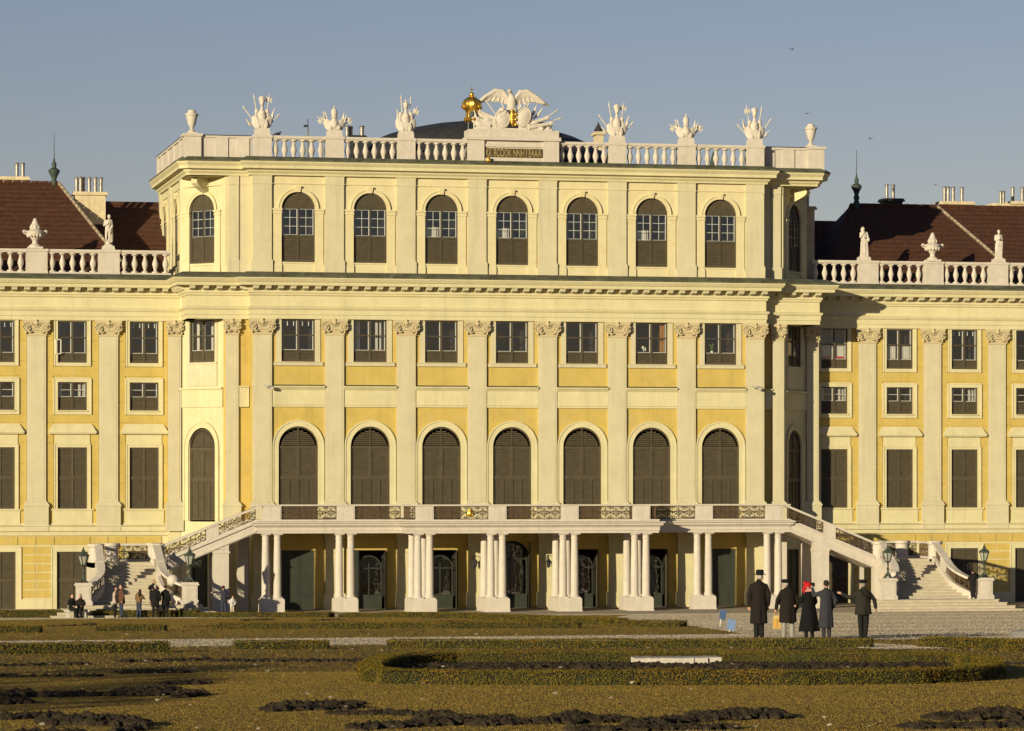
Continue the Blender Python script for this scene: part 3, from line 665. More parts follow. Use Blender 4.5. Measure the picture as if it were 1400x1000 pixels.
# upper parapet
zb = 25.35
m = MB()
for x in (-14.35, -10.25, -6.15, 6.15, 10.25, 14.35):
    pass
balustrade((-14.85, .0), (-2.62, .0), zb, 1.42, .48, [.5, 4.6, 8.7], 1.02)
balustrade((2.68, .0), (14.85, .0), zb, 1.42, .48, [14.85-.5-4.1*k-2.68 for k in (2, 1, 0)], 1.02)
def solid_parapet(s):
    m = MB(); x = lambda a, b_: (min(s*a, s*b_), max(s*a, s*b_))
    def bx(a, b_, y0, y1, z0, z1): u, v = x(a, b_); m.box(u, v, y0, y1, z0, z1)
    bx(14.86, 17.75, .55, .95, zb, zb+1.3); bx(14.86, 17.75, .47, 1.03, zb+1.3, zb+1.42); bx(14.86, 17.75, .5, 1.0, zb, zb+.14)
    for a in (15.0, 16.2): bx(a, a+.7, .48, 1.0, zb+.14, zb+1.3)
    bx(17.72, 18.68, .38, 1.3, zb, zb+1.35); bx(17.64, 18.76, .30, 1.38, zb+1.35, zb+1.5); bx(17.68, 18.72, .34, 1.34, zb, zb+.14)
    bx(18.2, 18.6, 1.3, 14.5, zb, zb+1.3); bx(18.12, 18.68, 1.38, 14.5, zb+1.3, zb+1.42)
    for y in (3, 6, 9, 12, 14): bx(18.14, 18.66, y-.4, y+.4, zb, zb+1.3)
    m.build('parapet', STONE, PAL)
    m = MB(); u, v = x(14.8, 17.62); m.box(u, v, .43, 1.06, zb+1.423, zb+1.46); u, v = x(18.1, 18.7); m.box(u, v, 1.4, 14.5, zb+1.423, zb+1.46); m.build('parapet_flashing', LEAD, PAL)
solid_parapet(-1); solid_parapet(1)
m = MB(); m.box(-16, 16, 14.2, 14.5, zb, zb+.35); m.build('parapet', STONE, PAL)
# central attic with inscription
m = MB(); m.box(-2.6, -1.7, -.45, .9, 25.3, 26.75); m.box(1.75, 2.65, -.45, .9, 25.3, 26.75); m.box(-1.7, 1.75, -.28, .85, 25.3, 26.75); m.box(-2.7, 2.75, -.55, 1.0, 26.75, 26.95); m.box(-2.6, 2.65, -.42, .9, 26.95, 27.35)
m.box(-1.7, 1.75, -.36, -.28, 26.38, 26.55); m.box(-1.7, 1.75, -.40, -.28, 25.55, 25.72); m.build('attic', STONE, PAL)
INS = mat('dark_inscription_ground', (.075, .055, .022), .7, .2, 6)
m = MB(); m.box(-1.66, 1.71, -.33, -.28, 25.8, 26.3); panel = m.build('inscription_panel', INS, PAL)
cu = bpy.data.curves.new('lettering', 'FONT'); cu.body = 'KK BCOOK NNH I EAAA'; cu.size = .62; cu.extrude = .012; cu.align_x = 'CENTER'
to = bpy.data.objects.new('lt', cu); COL.objects.link(to); dg = bpy.context.evaluated_depsgraph_get(); dg.update(); lm = bpy.data.meshes.new_from_object(to.evaluated_get(dg)); bpy.data.objects.remove(to)
xsn = [v.co.x for v in lm.vertices]; x0_, x1_ = min(xsn), max(xsn)
k_ = 3.2/(x1_-x0_)
for v in lm.vertices: v.co = Vector(((v.co.x-(x0_+x1_)/2)*k_, -v.co.z, v.co.y))
OLDG = mat('old_gold_lettering', (.40, .31, .14), .6, .2, 6, metal=.2)
lm.materials.clear(); lm.materials.append(OLDG); kid(inst(lm, 'lettering', panel, (.02, -.345, 25.83)), panel)
m = MB(); m.ell((0, 0, 0), (.13, .1, .15), 10, 8); m.ell((0, -.06, .1), (.08, .06, .07), 8, 6); m.ell((.07, -.05, -.04), (.07, .06, .07), 8, 6); m.build('gilded_boss', GOLD, PAL, True, loc=(-1.5, -.62, 25.6))
# dome roof behind the attic
m = MB(); vs = []; fs = []; NU, NV = 40, 8
for j in range(NV+1):
    ph = j/NV*pi/2
    for i in range(NU): a = 2*pi*i/NU; vs.append((.1+8.3*cos(ph)**1.15*cos(a), 9+4.2*cos(ph)**.9*sin(a), 25.2+3.62*sin(ph)**.8))
for j in range(NV):
    for i in range(NU): k = (i+1) % NU; fs.append((j*NU+i, j*NU+k, (j+1)*NU+k, (j+1)*NU+i))
m.add(vs, fs); m.build('dome_roof', LEAD, PAL, True)
m = MB(); m.box(-8.0, 7.5, 5, 13, 25.2, 26.5); m.build('roof_lantern_base', LEAD, PAL)
# ------------------------------------------------------------------ wings
def groove_wall(mb, u0, u1, z0, z1, n=.0, course=1.14):
    k = max(1, round((z1-z0)/course)); hgt = (z1-z0)/k
    for i in range(k): q = MB(mb.T); q.box(u0, u1, n, n+.035, z0+i*hgt+.012, z0+(i+1)*hgt-.012); q.build('wall_course', YEL, PAL)
def surround_rect(hw, H, t, tb=None, hood=False):
    m = loc_mb(); m.box(-hw-t, -hw, -.09, 0, -(tb or t), H+t); m.box(hw, hw+t, -.09, 0, -(tb or t), H+t); m.box(-hw, hw, -.09, 0, H, H+t); m.box(-hw, hw, -.088, 0, -(tb or t), 0)
    e = .04; m.box(-hw-t-e, -hw-t+.03, -.12, 0, -(tb or t), H+t); m.box(hw+t-.03, hw+t+e, -.12, 0, -(tb or t), H+t); m.box(-hw-t+.03, hw+t-.03, -.12, -.085, H+t-.03, H+t+e)
    return m
SA = surround_rect(.82, 2.36, .18, .2).mesh('window_surround', CREAM)
q = surround_rect(.82, 1.6, .22, .24); q.box(-.85, .85, -.17, -.08, -.06, 0.0); SB = q.mesh('window_surround', CREAM)
q = surround_rect(.83, 3.48, .17, .05); q.box(-1.0, 1.0, -.05, 0, 3.69, 4.3); q.box(-1.36, 1.36, -.3, 0, 4.3, 4.38); q.box(-1.32, 1.32, -.24, 0, 4.24, 4.3); q.frus(-1.34, 1.34, -.28, 0, 4.38, 4.82, .25, .2)
q.box(-1.12, 1.12, -.09, 0, -.92, -.1); q.box(-1.2, 1.2, -.16, 0, -.1, -.02); SC = q.mesh('window_surround', CREAM)
SDm = surround_rect(.88, 3.25, .28, .1).mesh('window_surround', CREAM)
q = MB(); q.box(-.85, .85, -.18, -.08, -.05, 0); 
def wing(s):
    fr = Fr(0, 4.3)
    yw, base = MB(fr.T), MB(fr.T)
    n_b = 5
    for i in range(n_b):
        c = s*(20.5+4.07*i) if i else s*20.5
        a, b_ = c-2.035, c+2.035
        if i == 0: a, b_ = sorted((s*19.15, s*22.535))
        base.mi = 0
        wall_open(base, a, b_, 0, 4.3, c, .88, .12, 3.4, False, .2); wall_open(yw, a, b_, 4.3, 9.6, c, .83, 5.82, 9.3, False, .12); wall_open(yw, a, b_, 9.6, 13.5, c, .82, 11.4, 13.0, False, .12); wall_open(yw, a, b_, 13.5, Z_EN, c, .82, 14.1, 16.46, False, .12)
        inst(SA, 'window_surround', PAL, fr.T(c, 0, 14.1)); inst(SB, 'window_surround', PAL, fr.T(c, 0, 11.4)); inst(SC, 'window_surround', PAL, fr.T(c, 0, 5.82)); inst(SDm, 'window_surround', PAL, fr.T(c, 0, .14))
        va = {(-1, 0): 2, (1, 0): 1, (1, 1): 1, (-1, 1): 0}.get((s, i), i % 3); put(WA[va], fr, c, -.04, 14.1); put(WB[(i+(s > 0)) % 2], fr, c, -.04, 11.4); put(WC, fr, c, -.04, 5.82); put(WD, fr, c, -.06, .14)
        if s > 0 and i == 0:
            mm = MB(); mm.box(-.72, .72, .16, .18, .55, .66); o = mm.build('red_flowers', REDM, PAL, loc=fr.T(c, 0, 14.15))
        # yellow courses with open joints
        pl = (s*19.16 if i == 0 else c-s*(2.035-.56)); pr = c+s*(2.035-.56)
        for e0, e1 in (sorted((pl, c-s*1.08)), sorted((c+s*1.08, pr))):
            groove_wall(MB(fr.T), e0, e1, 4.95, Z_EN-.02)
        q = MB(fr.T); q.box(c-1.08, c+1.08, 0, .034, 13.35, 13.82); q.build('wall_course', YEL, PAL); q = MB(fr.T); q.box(c-1.08, c+1.08, 0, .034, 10.7, 11.1); q.build('wall_course', YEL, PAL)
        # rusticated blocks of the ground floor
        x_m = c+s*2.035; z0, z1 = .75, 3.72; nr = 6; h = (z1-z0)/nr
        for r in range(nr):
            hw_ = .80
            if r % 2 == 0: segs = [(x_m-hw_, x_m+hw_)]
            else: segs = [(x_m-hw_, x_m-.03), (x_m+.03, x_m+hw_)]
            for e0, e1 in segs:
                q = MB(); l_ = (e1-e0)/2; q.frus(-l_, l_, -.05, 0, 0, h-.06, .0, .0); q.build('rusticated_block', YEL, PAL, loc=((e0+e1)/2, 4.3, z0+r*h+.03))
        if i == 0:
            for r in range(nr):
                e0, e1 = sorted((s*19.2, s*19.28)); 
        segs = [(c-.98, c+.98), (x_m-1.0, x_m-.03), (x_m+.03, x_m+1.0)]
        for e0, e1 in segs:
            q = MB(); l_ = (e1-e0)/2; q.box(-l_, l_, -.05, 0, 0, .47); q.build('rusticated_block', YEL, PAL, loc=((e0+e1)/2, 4.3, 3.78))
        q = MB(fr.T); q.box(c-s*1.22, x_m*1.0 if False else c+s*(4.07-1.22), 0, .02, .75, 3.76) if False else None
        e0, e1 = sorted((c+s*1.19, c+s*(4.07-1.19))); q.box(e0, e1, 0, .028, .15, 3.78); q.box(e0, e1, 0, .12, .15, .72); q.build('ground_floor_pier', CREAM, PAL)
        px_ = c+s*2.035
        if i < 5: inst(PIL, 'pilaster', PAL, (px_, 4.3, .0)); inst(CAPW, 'capital', PAL, (px_, 4.3, 15.6))
    xe = s*(20.5+4.07*5)
    yw.build('wall', YEL, PAL); base.build('ground_floor_wall', CREAM, PAL)
    q = MB(); e0, e1 = sorted((s*38.8, s*60)); q.box(e0, e1, 4.3, 5, 0, Z_EN); q.build('wall', YEL, PAL)
    q = MB(); q.sweep([(-.3, 4.3), (.12, 4.3), (.14, 4.5), (.22, 4.56), (.22, 4.8), (.3, 4.84), (.3, 4.88), (-.3, 4.9)], [(e[0], e[1]) for e in ([(19.1, 4.3), (60, 4.3)] if s > 0 else [(-60, 4.3), (-19.1, 4.3)])]); q.build('belt_course', CREAM, PAL)
    # plinth strip on top of the belt behind pilasters
    q = MB(); e0, e1 = sorted((s*19.15, s*60)); q.box(e0, e1, 4.22, 4.3, 4.9, 5.0); q.build('belt_ledge', CREAM, PAL)
wing(-1); wing(1)
m = MB(); q = 0
for (z0, z1) in ((14.62, 14.68), (15.42, 15.48)): m.box(-.34, .0, -.02, .02, z0, z1)
m.box(-.36, -.30, -.02, .02, 14.62, 15.48); m.box(-.05, 0, -.02, .02, 14.62, 15.48); o = m.build('open_casement', WHT, PAL, loc=(-25.2, 4.2, .45-.5)); o.rotation_euler = (0, 0, .35)
# roofs
def prism(mb, x0, x1, y0, y1, ze, yr, zr, hip0=0, hip1=0):
    mb.add([(x0, y0, ze), (x1, y0, ze), (x1, y1, ze), (x0, y1, ze), (x0+hip0, yr, zr), (x1-hip1, yr, zr)], [(0, 1, 5, 4), (1, 2, 5), (2, 3, 4, 5), (3, 0, 4), (0, 3, 2, 1)])
for s in (-1, 1):
    zr = 24.9 if s < 0 else 24.45
    m = MB(); 
    if s < 0: prism(m, -62, -20.9, 5.4, 18.6, 18.9, 12, zr, 0, 3.8)
    else: prism(m, 20.2, 62, 5.4, 18.6, 18.9, 12, zr, 3.8, 0)
    m.build('roof', ROOF, PAL)
    m = MB()
    if s < 0: prism(m, -42, -18.3, 9.5, 20.5, 18.6, 15, 24.15, 0, 0)
    else: prism(m, 18.3, 42, 9.5, 20.5, 18.6, 15, 23.7, 0, 0)
    m.build('roof', ROOF, PAL)
    # ridge tiles along hip and ridge
    RT = mat('ridge_tile_mortar', (.34, .27, .19), .9, .3, 5)
    ends = [((-24.7, 12, zr), (-20.9, 5.4, 18.9))] if s < 0 else [((29.6, 12, zr), (33.1, 6.2, 19.6)), ((24, 12, zr), (20.2, 5.4, 18.9))]
    for e, (a, c) in enumerate(ends):
        a = Vector(a)+Vector((0, -.03, .05)); c = Vector(c)+Vector((0, -.03, .05)); n = 26; m = MB()
        for i in range(n):
            p = a.lerp(c, i/n); q_ = a.lerp(c, (i+.92)/n); m.tube([p, q_], [.09, .11], 6)
        m.build('ridge_tiles', RT if e == 0 else ROOF, PAL)['kind'] = 'stuff'
    m = MB(); n = 70; xa, xb = (-62, -24.7) if s < 0 else (24, 62)
    for i in range(n): x0 = xa+(xb-xa)*i/n; m.tube([(x0, 12, zr+.02), (x0+(xb-xa)/n*.93, 12, zr+.02)], [.12, .14], 6)
    m.build('ridge_tiles', ROOF, PAL)['kind'] = 'stuff'
# chimneys and flues ; (px0,px1,ytop,ybase, Y, pipes px, pipe top y)
def chimney(px0, px1, yt, yb_, Y, pipes, ypt, mt=ASPH, capm=ASPH, r=.11, hood=True):
    x0, x1 = xp(px0, Y), xp(px1, Y); zt, zb_ = zp(yt, x0, Y), zp(yb_, x0, Y)
    m = MB(); cx = (x0+x1)/2; hw = (x1-x0)/2
    m.box(-hw+.12, hw-.12, -.5, .5, zb_-zt-.3, -.2); m.box(-hw, hw, -.62, .62, -.2, -.08); m.box(-hw+.05, hw-.05, -.56, .56, -.08, 0)
    c = m.build('chimney', mt, PAL, loc=(cx, Y, zt))
    for p in pipes:
        X = xp(p, Y); h = (yt-ypt)/scale_at(X, Y); q = MB(); q.lathe([(r, 0), (r, h-.12), (r*1.15, h-.12), (r*1.15, h-.06)], n=10); q.lathe([(r*1.35, h-.03), (r*1.2, h+.02), (.02, h+.05)], n=10); q.box(-.02, .02, -.02, .02, h-.07, h); kid(q.build('flue', STEEL, c, True, loc=(X-cx, random.uniform(-.2, .2), 0)), c)
    return c
chimney(-12, 40, 242, 262, 13, (23, 31), 223); chimney(99, 146, 263, 300, 11.5, (105, 110, 114, 122, 130, 138), 243)
chimney(1204, 1233, 272, 284, 14, (1211, 1221), 253, LEAD); chimney(1281, 1329, 276, 284, 13, (1290, 1295, 1303, 1316), 256)
chimney(1352, 1378, 279, 286, 13, (1367, 1371), 262); chimney(1376, 1420, 276, 286, 14, (1385, 1399), 256)
chimney(1095, 1113, 283, 420, 8.2, (1104,), 268, ASPH)
chimney(477, 500, 186, 215, 12, (474.5, 480, 494), 173, LEAD, r=.13)
chimney(811, 825, 181, 200, 12, (), 170)
m = MB(); X = xp(818, 12); m.lathe([(.2, 0), (.28, .1), (.05, .5), (.03, .62)], n=8); m.build('chimney_cowl', LEAD, PAL, loc=(X, 12, zp(181, X, 12)))
for px, yt, yb_, Y in ((74, 182, 262, 12), (1171, 205, 282, 12)):
    X = xp(px, Y); zt, z0 = zp(yt, X, Y), zp(yb_, X, Y); h = zt-z0
    m = MB(); m.lathe([(.22, -.2), (.24, .1), (.14, .35), (.2, .5), (.13, .7), (.22, .95), (.34, 1.15), (.34, 1.25), (.12, 1.4), (.15, 1.6), (.07, 1.75), (.05, 1.9), (.025, 2.0), (.015, h)], n=10); m.build('roof_finial', VERD, PAL, True, loc=(X, Y, z0))
# weathervane mast behind the balustrade
X = xp(421, 6); m = MB(); z0 = 25.2; m.tube([(0, 0, 0), (0, 0, 2.6)], .05); m.ell((0, 0, 2.0), (.14, .14, .2), 8, 6); m.build('antenna_mast', STEEL, PAL, True, loc=(X, 6, z0))
m = MB(); m.tube([(0, 0, 2.6), (0, 0, 3.2)], .025); m.box(-.25, .0, -.02, .02, 2.72, 2.85); m.build('weather_vane', LEAD, PAL, loc=(X, 6, z0))
X = xp(975, 9); m = MB(); m.lathe([(.3, 0), (.3, .8), (.02, 1.9)], n=8); m.build('roof_spike', VERD, PAL, loc=(X, 9, 25.4))
X = xp(326, 6); m = MB(); m.lathe([(.06, 0), (.05, 1.6), (.12, 1.7), (.1, 1.9)], n=8); m.build('roof_vent', VERD, PAL, loc=(X, 6, 25.4))
#PART2
# ------------------------------------------------------------------ terrace with columns and double stairs
TER = tag(empty('terrace_staircase', (0, 0, 0)), 'white stone terrace on paired columns with twin stairs and iron railings', 'staircase')
YM, YE = -5.75, -4.0
tp = [(-15.25, 0), (-15.25, YE), (-7.15, YE), (-7.15, YM), (7.15, YM), (7.15, YE), (15.25, YE), (15.25, 0)]
m = MB(); m.sweep([(-.5, 4.5), (0, 4.5), (0, 4.62), (.04, 4.64), (.04, 4.8), (.08, 4.86), (.2, 4.94), (.22, 5.03), (.30, 5.08), (.30, 5.14), (-.5, 5.16)], tp); m.build('terrace_cornice', STONE, TER)
m = MB(); m.box(-15.2, 15.2, YE+.1, 0, 4.62, 5.15); m.box(-7.1, 7.1, YM+.1, YE+.1, 4.62, 5.148); m.build('terrace_floor', STONE, TER)
m = MB(); m.sweep([(-.35, 5.16), (.02, 5.16), (.02, 5.26), (-.35, 5.26)], tp); m.build('railing_base', STONE, TER)
# columns
m = MB(); m.box(-.27, .27, -.27, .27, 0, .08); m.lathe([(.27, .08), (.27, .14), (.24, .18), (.225, .24), (.22, .3), (.222, 1.3), (.205, 2.4), (.185, 3.28), (.205, 3.30), (.205, 3.36), (.185, 3.38), (.185, 3.46), (.25, 3.55)], n=18); m.box(-.27, .27, -.27, .27, 3.55, 3.64)
CME = m.mesh('column', STONE, True)
def plinth(x, y0, y1, hw=.68):
    m = MB(); m.box(-hw, hw, y0, y1, 0, .80); m.frus(-hw, hw, y0, y1, .80, .88, .03, .03); m.box(-hw-.03, hw+.03, y0-.03, y1+.03, 0, .2)
    return m.build('plinth', STONE, TER, loc=(x, 0, .02))
for x in PX:
    if abs(x) < 7:
        plinth(x, YM-.05, -3.35)
        for y in (-5.45, -3.65):
            for d in (-.33, .33): inst(CME, 'column', TER, (x+d, y, .88))
    else:
        plinth(x, YE-.05, -3.3)
        for d in (-.33, .33): inst(CME, 'column', TER, (x+d, -3.68, .88))
# pedestals of the terrace railing
m = MB(); m.box(-.5, .5, -.17, .17, 0, .86); m.box(-.44, .44, -.19, -.17, .1, .76); PED = m.mesh('railing_pedestal', STONE)
for x in PX: inst(PED, 'railing_pedestal', TER, (x, (YM if abs(x) < 7 else YE)+.17, 5.16))
hp = [(x, y) for x, y in tp]
m = MB(); m.sweep([(-.36, 6.0), (.04, 6.0), (.06, 6.04), (.06, 6.09), (-.38, 6.09)], [(-15.25, YE+.3)] + tp[1:-1] + [(15.25, YE+.3)]); m.build('handrail', STONE, TER)
def ironwork(mb, p0, p1, h, seed=0, dens=1.0, th=.017):
    """openwork panel between two foot points: frame, stems, C-scrolls and leaves"""
    rnd = random.Random(seed); p0 = Vector(p0); p1 = Vector(p1); L_ = (Vector((p1.x-p0.x, p1.y-p0.y, 0))).length
    P = lambda u, v: tuple(p0+(p1-p0)*(max(.01, min(L_-.01, u))/L_)+Vector((0, 0, max(.01, min(h-.01, v)))))
    def bar(a, c, t=th): mb.tube([P(*a), P(*c)], t, 4)
    for v in (.02, h-.02): bar((0, v), (L_, v), .022)
    for u in (.02, L_-.02): bar((u, 0), (u, h), .022)
    def scroll(u, v, r, a0, d, tn=1.25, k=9):
        pts = []
        for i in range(k+1): t = i/k; a = a0+d*tn*2*pi*t; q = r*(1-.75*t); pts.append(P(u+q*cos(a), v+q*sin(a)))
        mb.tube(pts, [th*(1.15-.4*i/k) for i in range(k+1)], 4)
    def lf(u, v, a, l): c, s_ = cos(a), sin(a); mb.add([P(u, v), P(u+l*.5*c-l*.28*s_, v+l*.5*s_+l*.28*c), P(u+l*c, v+l*s_), P(u+l*.5*c+l*.28*s_, v+l*.5*s_-l*.28*c)], [(0, 1, 2, 3)])
    n = max(1, round(L_/.62)); cw = L_/n
    for i in range(n):
        u = (i+.5)*cw; bar((u, 0), (u, h), th*1.1)
        if i: bar((i*cw, 0), (i*cw, h), th)
        for sd in (-1, 1):
            for (fu, fv, r, a0, d) in ((.26, .26, .15, pi/2, 1), (.26, .74, .15, -pi/2, -1), (.11, .5, .085, 0, 1), (.40, .5, .08, pi, -1), (.42, .12, .07, pi/2, 1), (.42, .88, .07, -pi/2, -1)):
                r_ = r*min(1, cw/.62)*rnd.uniform(.9, 1.1)
                scroll(u+sd*fu*cw, h*fv, r_, a0 if sd > 0 else pi-a0, d*sd)
            for k in range(5): lf(u+sd*rnd.uniform(.04, .45)*cw, rnd.uniform(.1, .9)*h, rnd.uniform(0, 2*pi), rnd.uniform(.07, .13))
            bar((u, h*.3), (u+sd*cw*.5, h*.5), th*.8); bar((u, h*.7), (u+sd*cw*.5, h*.5), th*.8)
    return mb
pan = {}
def panel_obj(x0, x1, y, z, h=.72, rz=0):
    k = round(x1-x0, 2)
    if k not in pan: pan[k] = ironwork(MB(), (0, 0, 0), (k, 0, 0), h).mesh('railing_panel', IRON)
    return inst(pan[k], 'railing_panel', TER, (x0, y, z), rz)
for a, c in zip(PX[:-1], PX[1:]):
    y = (YM if (a > -7 and c < 7) else YE)+.17
    x0, x1 = a+.5, c-.5
    if a == -10.25: x1 = -7.15
    if c == 10.25: x0 = 7.15
    panel_obj(x0, x1, y, 5.27)
panel_obj(-6.98, -6.65, YM+.17, 5.27); panel_obj(6.65, 6.98, YM+.17, 5.27)
for x in (-6.98, 6.98): panel_obj(0, 1.7, 0, 0).parent = TER; o = list(COL.objects)[-1]; o.location = (x, YM+.1, 5.27); o.rotation_euler = (0, 0, pi/2)
m = MB(); m.ell((0, 0, 0), (.17, .06, .2), 10, 8); m.ell((0, -.03, .2), (.11, .05, .08), 8, 6); m.ell((0, -.05, 0), (.08, .04, .1), 8, 6); m.ell((-.14, -.02, -.1), (.07, .04, .08), 8, 6); m.ell((.14, -.02, -.1), (.07, .04, .08), 8, 6)
m.build('gilded_crest', GOLD, TER, True, loc=(xp(643, YM+.1), YM+.1, 5.6))
# small bow ties / spouts under the cornice are tiny lamps hung on the edge
ZL = 2.95
def stair(s):
    sx = lambda x: s*x
    def hexa(mb, pts): mb.hexa([(s*x, y, z) for x, y, z in pts])
    # ramp: stringer, soffit slab, steps on top
    x0, x1 = 15.25, 20.3; yo, yi = -4.0, -.9
    def ramp_box(mb, xa, za, xb, zb, ya, yb_, h): mb.hexa([(s*xa, ya, za-h), (s*xb, ya, zb-h), (s*xb, yb_, zb-h), (s*xa, yb_, za-h), (s*xa, ya, za), (s*xb, ya, zb), (s*xb, yb_, zb), (s*xa, yb_, za)])
    m = MB(); ramp_box(m, x0, 5.14, x1, ZL+.1, yo, yo+.35, .62); ramp_box(m, x0, 5.15, x1, ZL+.11, yo-.1, yo+.3, .1); ramp_box(m, x0, 5.26, x1, ZL+.22, yo+.02, yo+.34, .11); ramp_box(m, x0, 4.66, x1, ZL-.38, yo-.05, yo+.3, .09); m.build('stair_stringer', STONE, TER)
    m = MB(); ramp_box(m, x0, 4.9, x1, ZL-.16, yo+.3, yi, .35); m.build('stair_soffit', STONE, TER)
    m = MB(); ramp_box(m, x0, 5.25, x1, ZL+.25, yi-.3, yi, .7); m.build('stair_stringer', STONE, TER)
    n = 14
    for i in range(n):
        xa = x0+(x1-x0)*i/n; xb = x0+(x1-x0)*(i+1)/n; zt = 5.15-(5.15-ZL)*(i+1)/n; m = MB(); e0, e1 = sorted((s*xa, s*xb)); m.box(e0, e1, yo+.35, yi-.3, zt-.25, zt+.0); m.build('step', STEP, TER)
    # mid pedestals and handrail and iron
    zr = lambda x: 5.26-(5.15-ZL)*(x-x0)/(x1-x0)
    def ped(x, w_=.34, full=True):
        m = MB(); z = zr(x); m.hexa([(s*(x-w_), yo, zr(x-w_)), (s*(x+w_), yo, zr(x+w_)), (s*(x+w_), yo+.34, zr(x+w_)), (s*(x-w_), yo+.34, zr(x-w_)), (s*(x-w_), yo, zr(x-w_)+.76), (s*(x+w_), yo, zr(x+w_)+.76), (s*(x+w_), yo+.34, zr(x+w_)+.76), (s*(x-w_), yo+.34, zr(x-w_)+.76)]); m.build('railing_pedestal', STONE, TER)
    ped(17.65)
    for a, c in ((15.25, 17.31), (17.99, 20.3)):
        ironwork(MB(), (s*a, yo+.17, zr(a)), (s*c, yo+.17, zr(c)), .74, seed=int(a)).build('railing_panel', IRON, TER)
    m = MB(); ramp_box(m, 14.9, zr(15.25)+.86, x1, zr(x1)+.86, yo-.04, yo+.38, .12); m.build('handrail', STONE, TER)
    # pier under the ramp
    m = MB(); e0, e1 = sorted((s*16.75, s*17.6)); zz = 4.0; m.box(e0, e1, yo+.02, yo+.6, 0, 3.62); m.box(e0-.06, e1+.06, yo-.03, yo+.65, 3.42, 3.52); m.box(e0-.03, e1+.03, yo, yo+.62, 0, .3); m.hexa([(e0, yo+.02, 3.62), (e1, yo+.02, 3.62), (e1, yo+.6, 3.62), (e0, yo+.6, 3.62), (e0, yo+.02, zr(abs(e0))-.65), (e1, yo+.02, zr(abs(e1))-.65), (e1, yo+.6, zr(abs(e1))-.65), (e0, yo+.6, zr(abs(e0))-.65)]); m.build('pier', STONE, TER)
    for ya in (-1.2,):
        m = MB(); e0, e1 = sorted((s*16.8, s*17.5)); m.box(e0, e1, ya, ya+.5, 0, 3.9); m.build('pier', STONE, TER)
    m = MB(); e0, e1 = sorted((s*15.3, s*15.9)); m.box(e0, e1, -1.3, -.8, 0, 4.6); m.build('pier', STONE, TER)
    # landing
    LX0, LX1, LY1 = 20.3, 24.25, -.9
    m = MB(); e0, e1 = sorted((s*LX0, s*LX1)); m.box(e0, e1, yo, LY1, ZL-.3, ZL); m.box(e0-.0, e1+.0, yo+.3, LY1, 0, ZL-.3) if False else None
    m.build('landing', STEP, TER)
    m = MB(); m.box(min(s*20.3, s*21.0), max(s*20.3, s*21.0), yo-.02, yo+.6, 0, ZL); m.box(min(s*20.22, s*21.08), max(s*20.22, s*21.08), yo-.1, yo+.68, ZL-.22, ZL-.08); m.build('landing_pier', STONE, TER)
    m = MB(); m.box(min(s*20.3, s*20.55), max(s*20.3, s*20.55), LY1-.4, LY1, 0, ZL-.3); m.build('landing_pier', STONE, TER)
    m = MB(); m.box(min(s*23.6, s*24.25), max(s*23.6, s*24.25), yo+.0, LY1, 0, ZL-.02); m.build('landing_wall', STONE, TER)
    # drum-like corner pedestals
    for (x, y) in ((20.62, yo+.28), (24.0, yo+.25), (22.9, LY1-.2), (20.5, LY1-.2)):
        m = MB(); m.lathe([(.42, 0), (.42, .12), (.38, .14), (.38, .8), (.44, .84), (.46, .92), (.46, 1.0)], n=16, x=s*x, y=y, z=ZL); m.build('drum_pedestal', STONE, TER, True)
    m = MB(); e0, e1 = sorted((s*20.5, s*24.0)); m.box(e0, e1, LY1-.36, LY1-.02, ZL+.86, ZL+.98); m.box(e0, e1, LY1-.34, LY1-.04, ZL, ZL+.12)
    e0, e1 = sorted((s*23.84, s*24.18)); m.box(e0, e1, yo+.2, LY1-.1, ZL+.85, ZL+.97); m.box(e0, e1, yo+.2, LY1-.1, ZL, ZL+.12); m.build('handrail', STONE, TER)
    for a, c in ((20.9, 22.5), (23.3, 23.8)): ironwork(MB(), (s*a, LY1-.2, ZL+.12), (s*c, LY1-.2, ZL+.12), .74, seed=3).build('railing_panel', IRON, TER)
    ironwork(MB(), (s*24.0, yo+.6, ZL+.12), (s*24.0, LY1-.3, ZL+.12), .74, seed=5).build('railing_panel', IRON, TER)
    # forward flight
    N = 13; Z0 = .78; ytop, ybot = -4.0, -8.35
    cx = 22.32
    def half(y):   # half width between the rails, flaring at the foot
        t = (y-ytop)/(ybot-ytop); return 1.38+(.12*t)+(max(0, t-.55)/.45)**2*1.0
    for i in range(N):
        ya = ytop+(ybot-ytop)*i/N; yb_ = ytop+(ybot-ytop)*(i+1)/N; zt = ZL-(ZL-Z0)*(i+1)/N
        w_ = half((ya+yb_)/2)+.12; m = MB(); e0, e1 = sorted((s*(cx-w_), s*(cx+w_))); m.box(e0, e1, yb_, ya+.02, 0, zt-.05); m.box(e0, e1, yb_-.035, ya+.02, zt-.05, zt); m.build('step', STEP, TER)
    for k in range(4):   # broad bottom steps with a wide tread
        e = .38*k; zt = Z0-.165*k
        m = MB(); e0, e1 = sorted((s*(18.85-e*.8), s*(25.9+e*.9))); m.box(e0, e1, -9.15-e, -8.0, max(0, zt-.165), zt-.05); m.box(e0-.02, e1+.02, -9.18-e, -8.0, zt-.05, zt-.001*k); m.build('step', STEP, TER)
